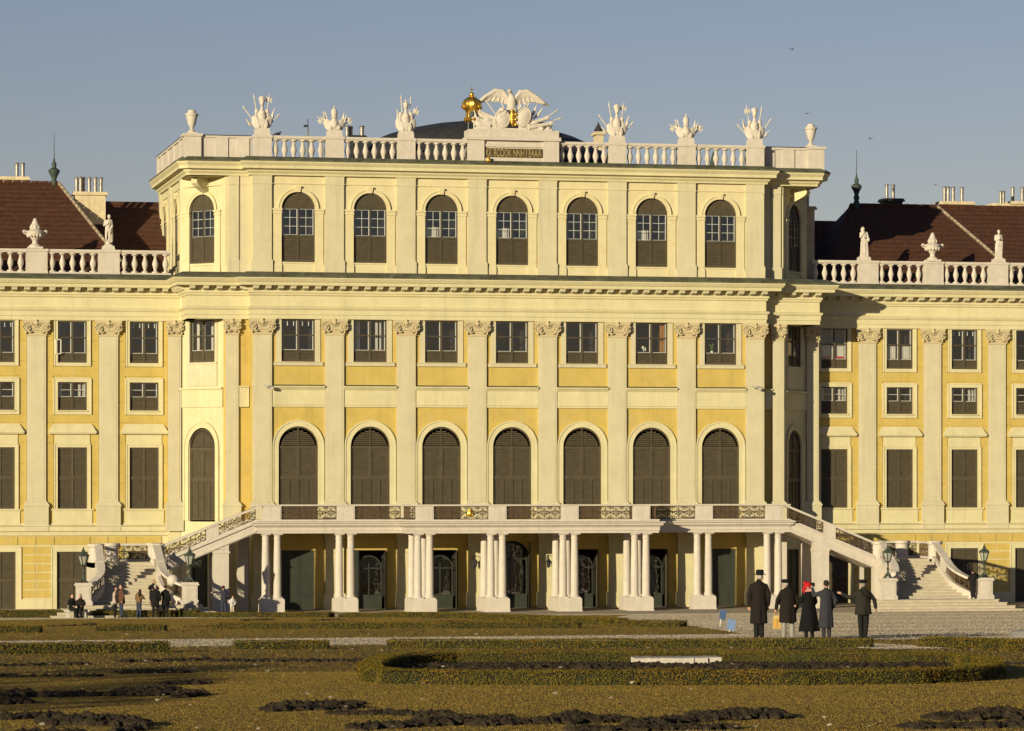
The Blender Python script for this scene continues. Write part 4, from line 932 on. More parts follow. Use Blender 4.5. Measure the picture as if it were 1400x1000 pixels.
    # raking rails of the flight
    for sd in (-1, 1):
        pts = []
        M_ = 12
        for i in range(M_+1):
            t = i/M_; y = ytop+.1+(ybot-.25-ytop)*t; x = cx+sd*(half(min(ytop, y))+.2); z = ZL-(ZL-Z0)*max(0, min(1, (y-ytop)/(ybot-ytop))); pts.append((s*x, y, z))
        m = MB(); m2 = MB()
        def wall_run(mb, h0, h1, wd, sag=0):
            P = [Vector(p) for p in pts]
            ring = []
            for i, p in enumerate(P):
                t = (P[min(i+1, M_)]-P[max(i-1, 0)]); t.z = 0; t.normalize(); n = Vector((t.y, -t.x, 0))
                u = i/M_; dz = -sag*sin(pi*u)*u
                ring.append([p+n*wd+Vector((0, 0, h0+dz)), p-n*wd+Vector((0, 0, h0+dz)), p-n*wd+Vector((0, 0, h1+dz)), p+n*wd+Vector((0, 0, h1+dz))])
            for a, c in zip(ring[:-1], ring[1:]): mb.hexa([tuple(a[0]), tuple(c[0]), tuple(c[1]), tuple(a[1]), tuple(a[3]), tuple(c[3]), tuple(c[2]), tuple(a[2])])
        wall_run(m, -.3, .22, .17); m.build('stair_curb', STONE, TER)
        wall_run(m2, .9, 1.04, .21, .1); m2.build('handrail', STONE, TER)
        im = MB()
        for a, c in ((1, 4), (5, 8), (8, 11)): ironwork(im, tuple(Vector(pts[a])+Vector((0, 0, .22))), tuple(Vector(pts[c])+Vector((0, 0, .22))), .68, seed=a)
        im.build('railing_panel', IRON, TER)
        q = pts[5]; m = MB(); m.box(q[0]-.17, q[0]+.17, q[1]-.05, q[1]+.5, q[2]+.1, q[2]+1.0); m.build('railing_pedestal', STONE, TER)
        # lantern pedestal at the foot
        X = s*(19.5 if sd < 0 else 25.15); Y = -8.85
        m = MB(); m.box(-.45, .45, -.4, .4, 0, .18); m.frus(-.45, .45, -.4, .4, .18, .26, .04, .04); m.box(-.38, .38, -.34, .34, .26, 1.0); m.box(-.30, .30, -.36, -.34, .34, .92); m.box(-.40, .40, -.36, .36, 1.0, 1.05); m.box(-.46, .46, -.42, .42, 1.05, 1.12); m.box(-.42, .42, -.38, .38, 1.12, 1.2)
        m.build('lantern_pedestal', STONE, TER, loc=(X, Y, Z0))
        if sd < 0:   # volute beside the inner pedestal
            m = MB(); q = pts[-3]; m.ell((q[0]+s*.1, q[1], q[2]+.95), (.33, .33, .33), 14, 10); m.build('newel_volute', STONE, TER, True)
stair(1); stair(-1)
# ------------------------------------------------------------------ lanterns on the stair pedestals
def lantern():
    r = empty('stair_lantern')
    m = MB(); m.lathe([(.10, .12), (.12, .2), (.07, .3), (.05, .42), (.09, .5), (.05, .58), (.045, .8), (.08, .86), (.14, .92), (.17, .95)], n=8)
    for k in range(4):
        a = k*pi/2+pi/4; m.tube([(0, 0, .25), (.12*cos(a), .12*sin(a), .22), (.2*cos(a), .2*sin(a), .08), (.28*cos(a), .28*sin(a), .03), (.3*cos(a), .3*sin(a), .08)], [.05, .045, .04, .04, .03], 5)
    kid(m.build('post', VERD, None, True), r)
    m = MB()
    for k in range(6):
        a = k*pi/3; m.tube([(.14*cos(a), .14*sin(a), .95), (.28*cos(a), .28*sin(a), 1.42)], .018, 4)
    m.lathe([(.3, 1.4), (.32, 1.44), (.31, 1.48), (.2, 1.56), (.10, 1.62), (.1, 1.72), (.05, 1.76), (.04, 1.84), (.01, 1.9)], n=6)
    kid(m.build('lantern_frame', VERD), r)
    m = MB(); m.lathe([(.12, .97), (.25, 1.4)], n=6); kid(m.build('lantern_glass', mat('frosted_lantern_glass', (.33, .33, .28), .35, .1, 5)), r)
    return r
L0 = lantern()
first = True
for s, sd, lb in ((-1, 1, 'green bronze lantern on the far left stair pedestal'), (-1, -1, 'green bronze lantern on the pedestal right of the left stair'), (1, -1, 'green bronze lantern on the pedestal left of the right stair'), (1, 1, 'green bronze lantern on the far right stair pedestal')):
    loc = (s*(19.5 if sd < 0 else 25.15), -8.85, .78+1.2)
    o = L0 if first else copy_tree(L0, None, loc)
    o.location = loc; first = False; tag(o, lb, 'lantern', 'lanterns on the stair pedestals')
# wall lanterns by the central door
for i, (px, lb) in enumerate(((649, 'dark wall lantern left of the arched central door'), (749.5, 'dark wall lantern right of the arched central door'))):
    X = -1.55 if i == 0 else 2.45
    X = xp(px, -.5); m = MB(); m.lathe([(.02, -.3), (.06, -.25), (.10, -.22), (.13, .05), (.16, .08), (.06, .2), (.02, .3)], n=6); m.tube([(0, .0, .3), (0, .05, .42), (0, .3, .42), (0, .45, .2)], .025, 5); m.tube([(0, .45, .35), (0, .45, -.35)], .04, 5)
    tag(m.build('wall_lantern', LEAD, loc=(X, -.6, 2.75)), lb, 'lantern', 'lanterns beside the central door')
# cameras on the pilasters
for px, py, s, lb in ((366, 529, 1, 'small white camera on a bracket on the pilaster above the left stair'), (1033, 530, 1, 'small pale box camera on a bracket on the pilaster above the right stair')):
    X = xp(px, -.3); Z = zp(py, X, -.3); m = MB(); m.tube([(0, .15, -.05), (0, -.15, -.05)], .03, 6); m.box(-.28, .02, -.32, -.14, -.02, .12); m.box(.08, .3, -.3, -.12, -.15, .0); m.tube([(-.1, -.2, 0), (.2, -.2, -.1)], .025, 5)
    tag(m.build('security_camera', mat('grey_housing', (.45, .42, .36), .5, .1, 5), loc=(X, -.3, Z)), lb, 'camera')
# ------------------------------------------------------------------ urns, statues, trophies
def urn_plain():
    m = MB(); m.box(-.28, .28, -.28, .28, 0, .1); m.lathe([(.2, .1), (.22, .16), (.1, .26), (.09, .34), (.2, .5), (.27, .75), (.32, .98), (.32, 1.02), (.38, 1.05), (.38, 1.14), (.26, 1.17), (.22, 1.28), (.2, 1.34), (.10, 1.38), (.02, 1.4)], n=16); return m.mesh('urn', STAT, True)
UP = urn_plain()
for s, lb in ((-1, 'tall plain stone urn on the left corner of the upper parapet'), (1, 'tall plain stone urn on the right corner of the upper parapet')):
    tag(inst(UP, 'stone_urn', None, (s*18.2-(.2 if s > 0 else 0), .85, zb+1.5)), lb, 'urn', 'corner urns of the upper parapet')
def urn_wide():
    r = empty('stone_urn')
    m = MB(); m.box(-.42, .42, -.38, .38, 0, .12); m.lathe([(.36, .12), (.34, .2), (.16, .32), (.14, .44), (.22, .56), (.42, .78), (.47, .92), (.5, .98), (.44, 1.02), (.3, 1.1)], n=16)
    for k in range(14): a = 2*pi*k/14; m.ell((.4*cos(a), .4*sin(a), .78), (.09, .09, .13), 6, 5)
    kid(m.build('bowl', STAT, None, True), r)
    m = MB(); m.lathe([(.34, 1.08), (.26, 1.14), (.24, 1.3), (.28, 1.36), (.2, 1.42), (.16, 1.55), (.1, 1.62), (.12, 1.68), (.02, 1.76)], n=12)
    for k in range(8): a = 2*pi*k/8; m.ell((.24*cos(a), .24*sin(a), 1.22), (.07, .07, .1), 6, 5)
    kid(m.build('lid', STAT, None, True), r)
    for s in (-1, 1):
        m = MB(); m.tube([(s*.42, 0, .95), (s*.62, 0, 1.04), (s*.7, 0, .98), (s*.62, 0, .9), (s*.44, 0, .82)], [.06, .06, .05, .05, .05], 6); m.ell((s*.62, 0, 1.02), (.09, .08, .06), 8, 6); kid(m.build('handle', STAT, None, True), r)
    return r
U0 = urn_wide(); U0.location = (xp(48, 4.15), 4.15, 20.5); tag(U0, 'broad lidded stone urn on the left wing balustrade', 'urn', 'urns on the wing balustrades')
tag(copy_tree(U0, None, (xp(1275, 4.15), 4.15, 20.5)), 'broad lidded stone urn on the right wing balustrade between two statues', 'urn', 'urns on the wing balustrades')
def statue(kind, H):
    """standing draped figure, remeshed to one skin; faces -y"""
    m = MB(); k = H/1.75
    def E(c, r): m.ell(tuple(v*k for v in c), tuple(v*k for v in r), 12, 8)
    def C(a, b_, ra, rb): m.caps(tuple(v*k for v in a), tuple(v*k for v in b_), ra*k, rb*k, 8)
    sh = .05 if kind == 0 else (-.04 if kind == 1 else .03)
    E((sh, -.02, 1.60), (.085, .10, .125)); C((sh, 0, 1.42), (sh, 0, 1.52), .055, .05); E((sh, -.09, 1.6), (.02, .03, .03))
    E((sh, .03, 1.63), (.10, .10, .11))
    E((0, 0, 1.27), (.19, .13, .2)); E((-.02, 0, 1.02), (.15, .115, .17)); E((0, 0, .88), (.18, .13, .14))
    for a in (-1, 1): E((a*.16, 0, 1.38), (.07, .07, .07))
    if kind == 0:   # nude figure with cloth at the hip, arm across the breast
        C((-.09, -.03, .85), (-.12, -.07, .48), .09, .065); C((-.12, -.07, .48), (-.06, .02, .08), .062, .04); C((.08, 0, .85), (.06, .0, .46), .095, .07); C((.06, 0, .46), (.03, .03, .05), .065, .045)
        C((-.18, 0, 1.36), (-.24, -.06, 1.12), .055, .045); C((-.24, -.06, 1.12), (-.02, -.15, 1.24), .045, .035); C((.18, 0, 1.36), (.22, .02, 1.08), .055, .045); C((.22, .02, 1.08), (.12, -.12, .92), .042, .035)
        C((.16, .05, 1.0), (.16, .08, .3), .10, .12); C((.2, .0, .95), (.08, -.1, .75), .06, .05)
    elif kind == 1:  # heavily draped, head bowed, hand to the chin, bundle at the hip
        C((0, 0, .85), (0, 0, .15), .19, .22); 
        for i in range(6): a = -.16+.065*i; C((a, -.12, .95), (a*1.2, -.16, .08), .035, .045)
        C((-.18, 0, 1.36), (-.22, -.08, 1.14), .07, .06); C((-.22, -.08, 1.14), (-.03, -.15, 1.42), .055, .04); C((.18, 0, 1.36), (.24, -.03, 1.08), .07, .06); E((.24, -.08, 1.0), (.10, .10, .13)); E((-.05, .06, 1.56), (.12, .10, .16))
    else:
        C((-.06, 0, .85), (-.04, 0, .12), .15, .17); C((.08, -.03, .85), (.10, -.06, .12), .12, .12)
        for i in range(6): a = -.15+.06*i; C((a*.8+.1, -.10, 1.05), (a*1.2-.03, -.15, .1), .03, .04)
        C((-.18, 0, 1.36), (-.22, -.03, 1.12), .06, .05); C((-.22, -.03, 1.12), (-.0, -.15, 1.18), .045, .04); C((.18, 0, 1.36), (.24, -.02, 1.14), .06, .05); C((.24, -.02, 1.14), (.05, -.16, 1.25), .045, .04)
    m.box(-.22*k, .22*k, -.2*k, .2*k, -.02, .10*k); C((-.0, .04, .1), (0, .06, .35), .16, .1)
    return m
def put_statue(kind, px, lb, H=1.85, rz=0):
    X = xp(px, 4.15); r = empty('stone_statue', (X, 4.15, 20.5), rz)
    solid(statue(kind, H), 'figure', STAT, .025, r, 2, loc=(0, 0, .2))
    m = MB(); m.box(-.33, .33, -.3, .3, 0, .22); m.box(-.36, .36, -.33, .33, 0, .08); m.build('plinth', STAT, r); tag(r, lb, 'statue')
put_statue(0, 148, 'nude stone statue with one arm across its chest on the left wing balustrade', 1.85)
put_statue(1, 1181, 'heavily draped stone statue with bowed head on the right wing balustrade', 1.85)
put_statue(2, 1365, 'slender draped stone statue with folded arms at the far right of the balustrade', 1.8)
def spear(a, c, kind, r=.03):
    m = MB(); a = Vector(a); c = Vector(c); d = (c-a).normalized(); m.tube([a, c], r, 6)
    sd = Vector((d.z, 0, -d.x))
    if kind == 'axe':
        m.tube([c, c+d*.28], [.05, .005], 5); p = c-d*.05
        for s in (-1, 1): q = p+sd*s*.17; m.add([tuple(p-d*.06+Vector((0, -.02, 0))), tuple(q-d*.15), tuple(q+d*.12), tuple(p+d*.05+Vector((0, -.02, 0))), tuple(p-d*.06+Vector((0, .02, 0))), tuple(p+d*.05+Vector((0, .02, 0)))], [(0, 1, 2, 3), (4, 5, 2, 1), (0, 4, 1), (3, 2, 5)])
    elif kind == 'flag':
        q = a+(c-a)*.35; sgn = 1 if c.x > 0 else -1; m.tube([q, q+(c-q)*.4+sd*.09*sgn, c-d*.1], [.06, .14, .05], 6, .5)
    else: m.tube([c-d*.02, c+d*.08, c+d*.28], [.02, .055, .005], 5)
    return m
def trophy(style, x, lb, flip=1):
    r = empty('armour_trophy', (x, 0, zb+1.42)); tag(r, lb, 'sculpture', 'armour trophies on the upper balustrade')
    m = MB(); m.box(-.42, .42, -.3, .3, 0, .26); m.box(-.38, .38, -.27, .27, .26, .34); m.build('plinth', STAT, r)
    m = MB(); z = .3; H = {'A': 1.0, 'B': .62, 'C': .95}[style]
    if style == 'B':
        m.ell((0, 0, z+.3), (.34, .24, .34), 12, 8); m.ell((0, -.12, z+.35), (.2, .16, .22), 10, 8); m.ell((0, 0, z+.95), (.19, .17, .24), 12, 8); m.caps((0, 0, z+.6), (0, 0, z+.8), .14, .1); m.lathe([(.22, z+.68), (.13, z+.78)], n=10); m.ell((0, .02, z+1.22), (.04, .09, .14), 8, 6)
        for a in (-1, 1): m.ell((a*.22, -.12, z+.18), (.16, .12, .16), 10, 6)
    else:
        m.ell((0, 0, z+.18), (.36, .24, .24), 12, 8); m.ell((0, 0, z+.62), (.25, .19, .34), 12, 8); m.ell((0, -.06, z+.74), (.2, .16, .17), 10, 8); m.ell((0, -.04, z+.36), (.2, .17, .2), 10, 8)
        for a in (-1, 1): m.ell((a*.3, 0, z+.84), (.13, .13, .12), 10, 6); m.caps((a*.32, 0, z+.8), (a*.34, 0, z+.62), .09, .07); m.ell((a*.2, -.16, z+.14), (.12, .10, .14), 8, 6)
        m.caps((0, 0, z+.9), (0, 0, z+1.08), .1, .08); hz = z+1.26; m.ell((0, -.02, hz), (.14, .16, .19), 12, 8); m.ell((0, -.1, hz-.04), (.08, .08, .1), 8, 6); m.ell((0, 0, hz+.08), (.19, .18, .06), 12, 6)
        if style == 'A': m.ell((0, .0, hz+.2), (.16, .12, .11), 10, 6); m.ell((.12, .03, hz+.16), (.1, .1, .08), 8, 6); m.ell((-.1, .03, hz+.18), (.1, .1, .08), 8, 6)
        else: m.ell((0, .02, hz+.2), (.05, .14, .12), 8, 6)
        for i in range(7): a = -.24+.08*i; m.caps((a, -.17, z+.42), (a*1.2, -.2, z+.16), .035, .035, 6)
    solid(m, 'cuirass', STAT, .022, r, 0)
    fl = flip; r.scale = (1, 1, 1.2 if style != 'B' else 1.1)
    if style == 'A': sp = [(-.15, -.92, 1.05, 'tip', 1), (-.12, -.42, 1.55, 'tip', 1), (.14, .42, 1.6, 'axe', 1), (.18, .74, 1.15, 'flag', 1), (.2, .86, .75, 'tip', 1), (-.2, -.9, .6, 'flag', 1)]
    elif style == 'B': sp = [(-.18, -.62, 1.15, 'flag', 1), (-.2, -.8, .75, 'axe', 1), (.18, .6, 1.12, 'flag', 1), (.2, .74, 1.0, 'flag', 1), (.22, .9, .75, 'axe', 1), (-.14, -.44, .95, 'tip', 1)]
    else: sp = [(-.16, -.62, 1.2, 'axe', 1), (-.1, -.28, 1.6, 'tip', 1), (.12, .24, 1.68, 'tip', 1), (.16, .5, 1.25, 'flag', 1), (-.2, -.5, .8, 'flag', 1), (.2, .52, .8, 'flag', 1)]
    for i, (xa, xb, zt, kd, _) in enumerate(sp): spear((fl*xa, .08, .3), (fl*xb, .12-.05*(i % 2), zt+.15), kd, .034).build('flag' if kd == 'flag' else ('halberd' if kd == 'axe' else 'spear'), STAT, r)
    for a in (-1, 1):
        m = MB(); m.ell((0, 0, 0), (.22, .05, .34), 12, 8); o = m.build('shield', STAT, r, True, loc=(a*.36, -.05, .62)); o.rotation_euler = (0, a*.5, a*.3)
trophy('A', -14.35, 'helmeted armour trophy with tall spears, leftmost on the upper balustrade'); trophy('B', -10.25, 'low armour trophy with banners, second from the left on the upper balustrade'); trophy('C', -6.15, 'armour trophy nearest to the left of the dark dome', -1)
trophy('A', 6.15, 'helmeted armour trophy just right of the dome and small brown chimney'); trophy('B', 10.25, 'low armour trophy with small helmet, second from the right on the upper balustrade'); trophy('A', 14.35, 'helmeted armour trophy, rightmost on the upper balustrade', -1)
# eagle group
EG = tag(empty('eagle_sculpture', (0, .2, 27.35)), 'white stone eagle spreading its wings over shields and cannon with a gilded crown', 'sculpture')
m = MB(); ce = .02
m.ell((ce, 0, 1.55), (.27, .24, .5), 12, 8); m.ell((ce, -.05, 1.75), (.24, .2, .3), 10, 8); m.caps((ce, 0, 1.95), (ce-.1, -.06, 2.2), .14, .12); m.ell((ce-.14, -.12, 2.25), (.14, .16, .13), 10, 8); m.tube([(ce-.18, -.2, 2.26), (ce-.24, -.34, 2.2)], [.06, .015], 6)
for a in (-1, 1): m.caps((ce+a*.15, -.02, 1.25), (ce+a*.2, -.08, .8), .15, .08); m.caps((ce+a*.2, -.08, .8), (ce+a*.2, -.2, .72), .06, .05)
for i in range(5): m.caps((ce+(i-2)*.05, .1, 1.2), (ce+(i-2)*.12, .12, .85), .07, .05)
solid(m, 'eagle_body', STAT, .03, EG, 1)
for s in (-1, 1):
    m = MB(); pts = [(ce+s*.2, 1.85), (ce+s*.5, 2.25), (ce+s*.95, 2.3), (ce+s*1.5, 1.95), (ce+s*1.85, 1.65)]
    for (a, c) in zip(pts[:-1], pts[1:]): m.caps((a[0], .0, a[1]), (c[0], .05, c[1]), .12, .09)
    nf = 20
    for i in range(nf):
        t = i/(nf-1); k = t*(len(pts)-1.001); j = int(k); f_ = k-j; bx = pts[j][0]*(1-f_)+pts[j+1][0]*f_; bz = pts[j][1]*(1-f_)+pts[j+1][1]*f_
        an = radians(-100+t*78); L_ = .36+.3*sin(pi*min(1, t*1.05)); dx = s*cos(an)*L_; dz = sin(an)*L_
        m.caps((bx, .03*(i % 2), bz), (bx+dx, .06+.03*(i % 2), bz+dz), .11, .065, 6); m.caps((bx, -.04, bz), (bx+dx*.5, -.0, bz+dz*.5), .11, .07, 6)
    solid(m, 'wing', STAT, .025, EG, 0)
def oval(x, z, rx, rz_, tilt, nm='shield', y=-.45, mt=STAT):
    m = MB(); K = 20; prof = [(1, 0), (1.0, -.06), (.9, -.1), (.86, -.06), (.5, -.12), (.05, -.15)]
    vs = []; fs = []
    for r_, d_ in prof:
        for i in range(K): a = 2*pi*i/K; vs.append((rx*r_*cos(a), d_, rz_*r_*sin(a)))
    for j in range(len(prof)-1):
        for i in range(K): k = (i+1) % K; fs.append((j*K+i, j*K+k, (j+1)*K+k, (j+1)*K+i))
    fs.append(tuple((len(prof)-1)*K+i for i in range(K))); fs.append(tuple(range(K-1, -1, -1)))
    m.add(vs, fs); o = m.build(nm, mt, EG, True, loc=(x, y, z)); o.rotation_euler = (0, tilt, 0); return o
oval(-.62, .62, .46, .55, .15); oval(.62, .75, .42, .62, .35)
m = MB(); m.ell((-.62, -.5, 1.15), (.2, .12, .14), 10, 6); m.ell((-.45, -.5, 1.05), (.1, .1, .1), 8, 6); m.ell((-.82, -.5, 1.02), (.1, .1, .12), 8, 6); m.build('shield_crest', STAT, EG, True)
m = MB(); m.ell((0, -.5, .7), (.2, .12, .5), 12, 8)
for i in range(9): m.ell((.14*cos(i*2.1), -.58, .3+.1*i), (.08, .07, .08), 8, 5)
m.build('gilded_cartouche', GOLD, EG, True)
def cannon(a, c, r=.13):
    m = MB(); a = Vector(a); c = Vector(c); d = (c-a); n = d.normalized(); m.tube([a, a+d*.3, a+d*.31, a+d*.9, a+d*.91, c], [r*1.2, r*1.15, r, r*.85, r*1.1, r*1.1], 10); m.ell(tuple(a-n*.1), (r*.6,)*3, 8, 6); m.build('cannon_barrel', STAT, EG, True)
cannon((.5, -.35, .2), (2.1, -.3, .78)); cannon((.9, -.45, .15), (2.3, -.4, .45)); cannon((-.95, -.4, .28), (-2.05, -.35, .62)); cannon((-.9, -.3, .6), (-1.95, -.25, 1.1), .1)
for (a, c, kd) in (((-.7, -.1, .6), (-1.5, 0, 1.75), 'tip'), ((-.3, 0, .9), (-.6, .05, 1.75), 'tip'), ((.3, 0, .9), (.55, .05, 1.75), 'flag'), ((.4, 0, .8), (.9, .05, 1.65), 'axe'), ((.8, 0, .3), (1.5, .05, 1.5), 'flag'), ((1.0, 0, .4), (1.85, .05, 1.35), 'flag'), ((1.3, -.2, .3), (2.55, -.1, 1.15), 'tip'), ((1.3, -.2, .2), (2.75, -.1, .75), 'tip'), ((-1.2, -.1, .4), (-2.2, 0, 1.0), 'flag')): spear(a, c, kd, .04).build('flag' if kd == 'flag' else 'spear', STAT, EG)
m = MB(); rnd = random.Random(3)
for i in range(60): x = rnd.uniform(-2.0, 2.2); m.ell((x, rnd.uniform(-.45, .1), rnd.uniform(.05, 1.0*(1-abs(x)/2.6)+.12)), (rnd.uniform(.12, .28), rnd.uniform(.1, .2), rnd.uniform(.08, .2)), 8, 6)
for i in range(6): m.tube([(-1.2-.12*i, -.4, .1), (-1.9-.05*i, -.35, .35+.08*i), (-2.25, -.3, .55+.12*i)], [.1, .1, .05], 6)
m.tube([(-1.3, -.3, .25), (-1.9, -.3, .3), (-2.25, -.25, .6), (-2.4, -.2, .95)], [.28, .24, .18, .08], 8); m.tube([(-1.1, -.2, .55), (-1.8, -.15, .85), (-2.1, -.1, 1.25)], [.2, .15, .05], 8)
m.box(-2.2, 2.3, -.5, .3, 0, .12)
solid(m, 'heap_of_arms', STAT, .028, EG, 0)
CX = xp(645, .2)
m = MB(); K = 16
vs = []; prof = [(.3, 0), (.36, .1), (.3, .16), (.28, .5), (.34, .62), (.46, .85), (.46, 1.0), (.36, 1.2), (.2, 1.34), (.08, 1.4)]
m2 = MB()
for r_, h_ in prof:
    for i in range(32): a = 2*pi*i/32; rr = r_*(1+.09*cos(8*a)); m2.v.append((rr*cos(a), rr*sin(a), h_))
for j in range(len(prof)-1):
    for i in range(32): k = (i+1) % 32; m2.f.append((j*32+i, j*32+k, (j+1)*32+k, (j+1)*32+i)); m2.m.append(0)
m2.f.append(tuple((len(prof)-1)*32+i for i in range(32))); m2.m.append(0)
for k in range(8): a = 2*pi*k/8; m2.ell((.47*cos(a), .47*sin(a), .78), (.09, .09, .09), 6, 5); m2.ell((.36*cos(a+.2), .36*sin(a+.2), .08), (.09, .09, .12), 6, 5)
m2.ell((0, 0, 1.5), (.13, .13, .13), 10, 8); m2.box(-.02, .02, -.02, .02, 1.6, 1.95); m2.box(-.1, .1, -.02, .02, 1.77, 1.81)
m2.build('gilded_crown', GOLD, EG, True, loc=(CX, 0, .5)).scale = (1.12, 1.12, 1.02)
m = MB(); m.ell((0, -.28, 1.1), (.24, .12, .26), 10, 8); m.build('crown_lining', VERD, EG, True, loc=(CX+.02, 0, -.25))
m = MB(); m.tube([(CX-.2, 0, 0), (CX-.2, 0, .9)], .03, 6); m.tube([(CX+.15, 0, 0), (CX+.1, 0, .9)], .04, 6); m.tube([(2.3, -.2, 0), (2.3, -.2, .4)], .03, 6); m.build('iron_support', STEEL, EG)
# birds
def bird(x, y, z, rz, lb, sp=.28, grp='birds in the sky'):
    m = MB(); m.ell((0, 0, 0), (.17, .06, .055), 8, 6); m.ell((.17, 0, .03), (.05, .04, .04), 6, 5); m.tube([(.21, 0, .03), (.26, 0, .02)], [.015, .004], 4); m.add([(-.15, -.03, 0), (-.3, -.06, .01), (-.3, .06, .01), (-.15, .03, 0)], [(0, 1, 2, 3)])
    for s in (-1, 1): m.hexa([(.08, s*.03, .02), (-.06, s*.03, .02), (-.1, s*sp, .16), (.0, s*sp, .17), (.08, s*.03, .035), (-.06, s*.03, .035), (-.1, s*sp, .165), (.0, s*sp, .175)]); m.hexa([(.0, s*sp, .16), (-.1, s*sp, .16), (-.14, s*sp*2, .06), (-.10, s*sp*2, .06), (.0, s*sp, .17), (-.1, s*sp, .17), (-.14, s*sp*2, .065), (-.10, s*sp*2, .065)])
    return tag(m.build('bird', simple('dark_plumage', (.03, .03, .035)), loc=(x, y, z), rz=rz), lb, 'bird', grp)
def shrink(o, k): o.scale = (k, k, k); return o
for px, py, Y, rz, lb in ((1083, 68, -20, .6, 'dark bird flying highest in the upper right sky'), (1190, 190, -10, 2.0, 'dark bird flying left of the right roof finial'), (1279, 253, -10, .9, 'dark bird flying low above the right wing roof'), (1103, 156, -10, 1.8, 'dark bird flying just above the right corner urn')):
    X = xp(px, Y); shrink(bird(X, Y, zp(py, X, Y), rz, lb), .42)
X = xp(380, .0); m = MB(); m.ell((0, 0, .12), (.16, .08, .09), 8, 6); m.ell((.14, 0, .22), (.05, .05, .05), 6, 5); m.tube([(-.1, 0, .1), (-.32, 0, .04)], [.05, .02], 5); m.box(.0, .02, -.03, .03, 0, .06); m.tube([(.18, 0, .22), (.22, 0, .21)], [.012, .003], 4)
tag(m.build('pigeon', simple('dark_plumage', (.03, .03, .035)), None, True, loc=(X, 0, zb+1.42)), 'dark pigeon sitting on the upper balustrade rail right of the first trophy', 'bird')

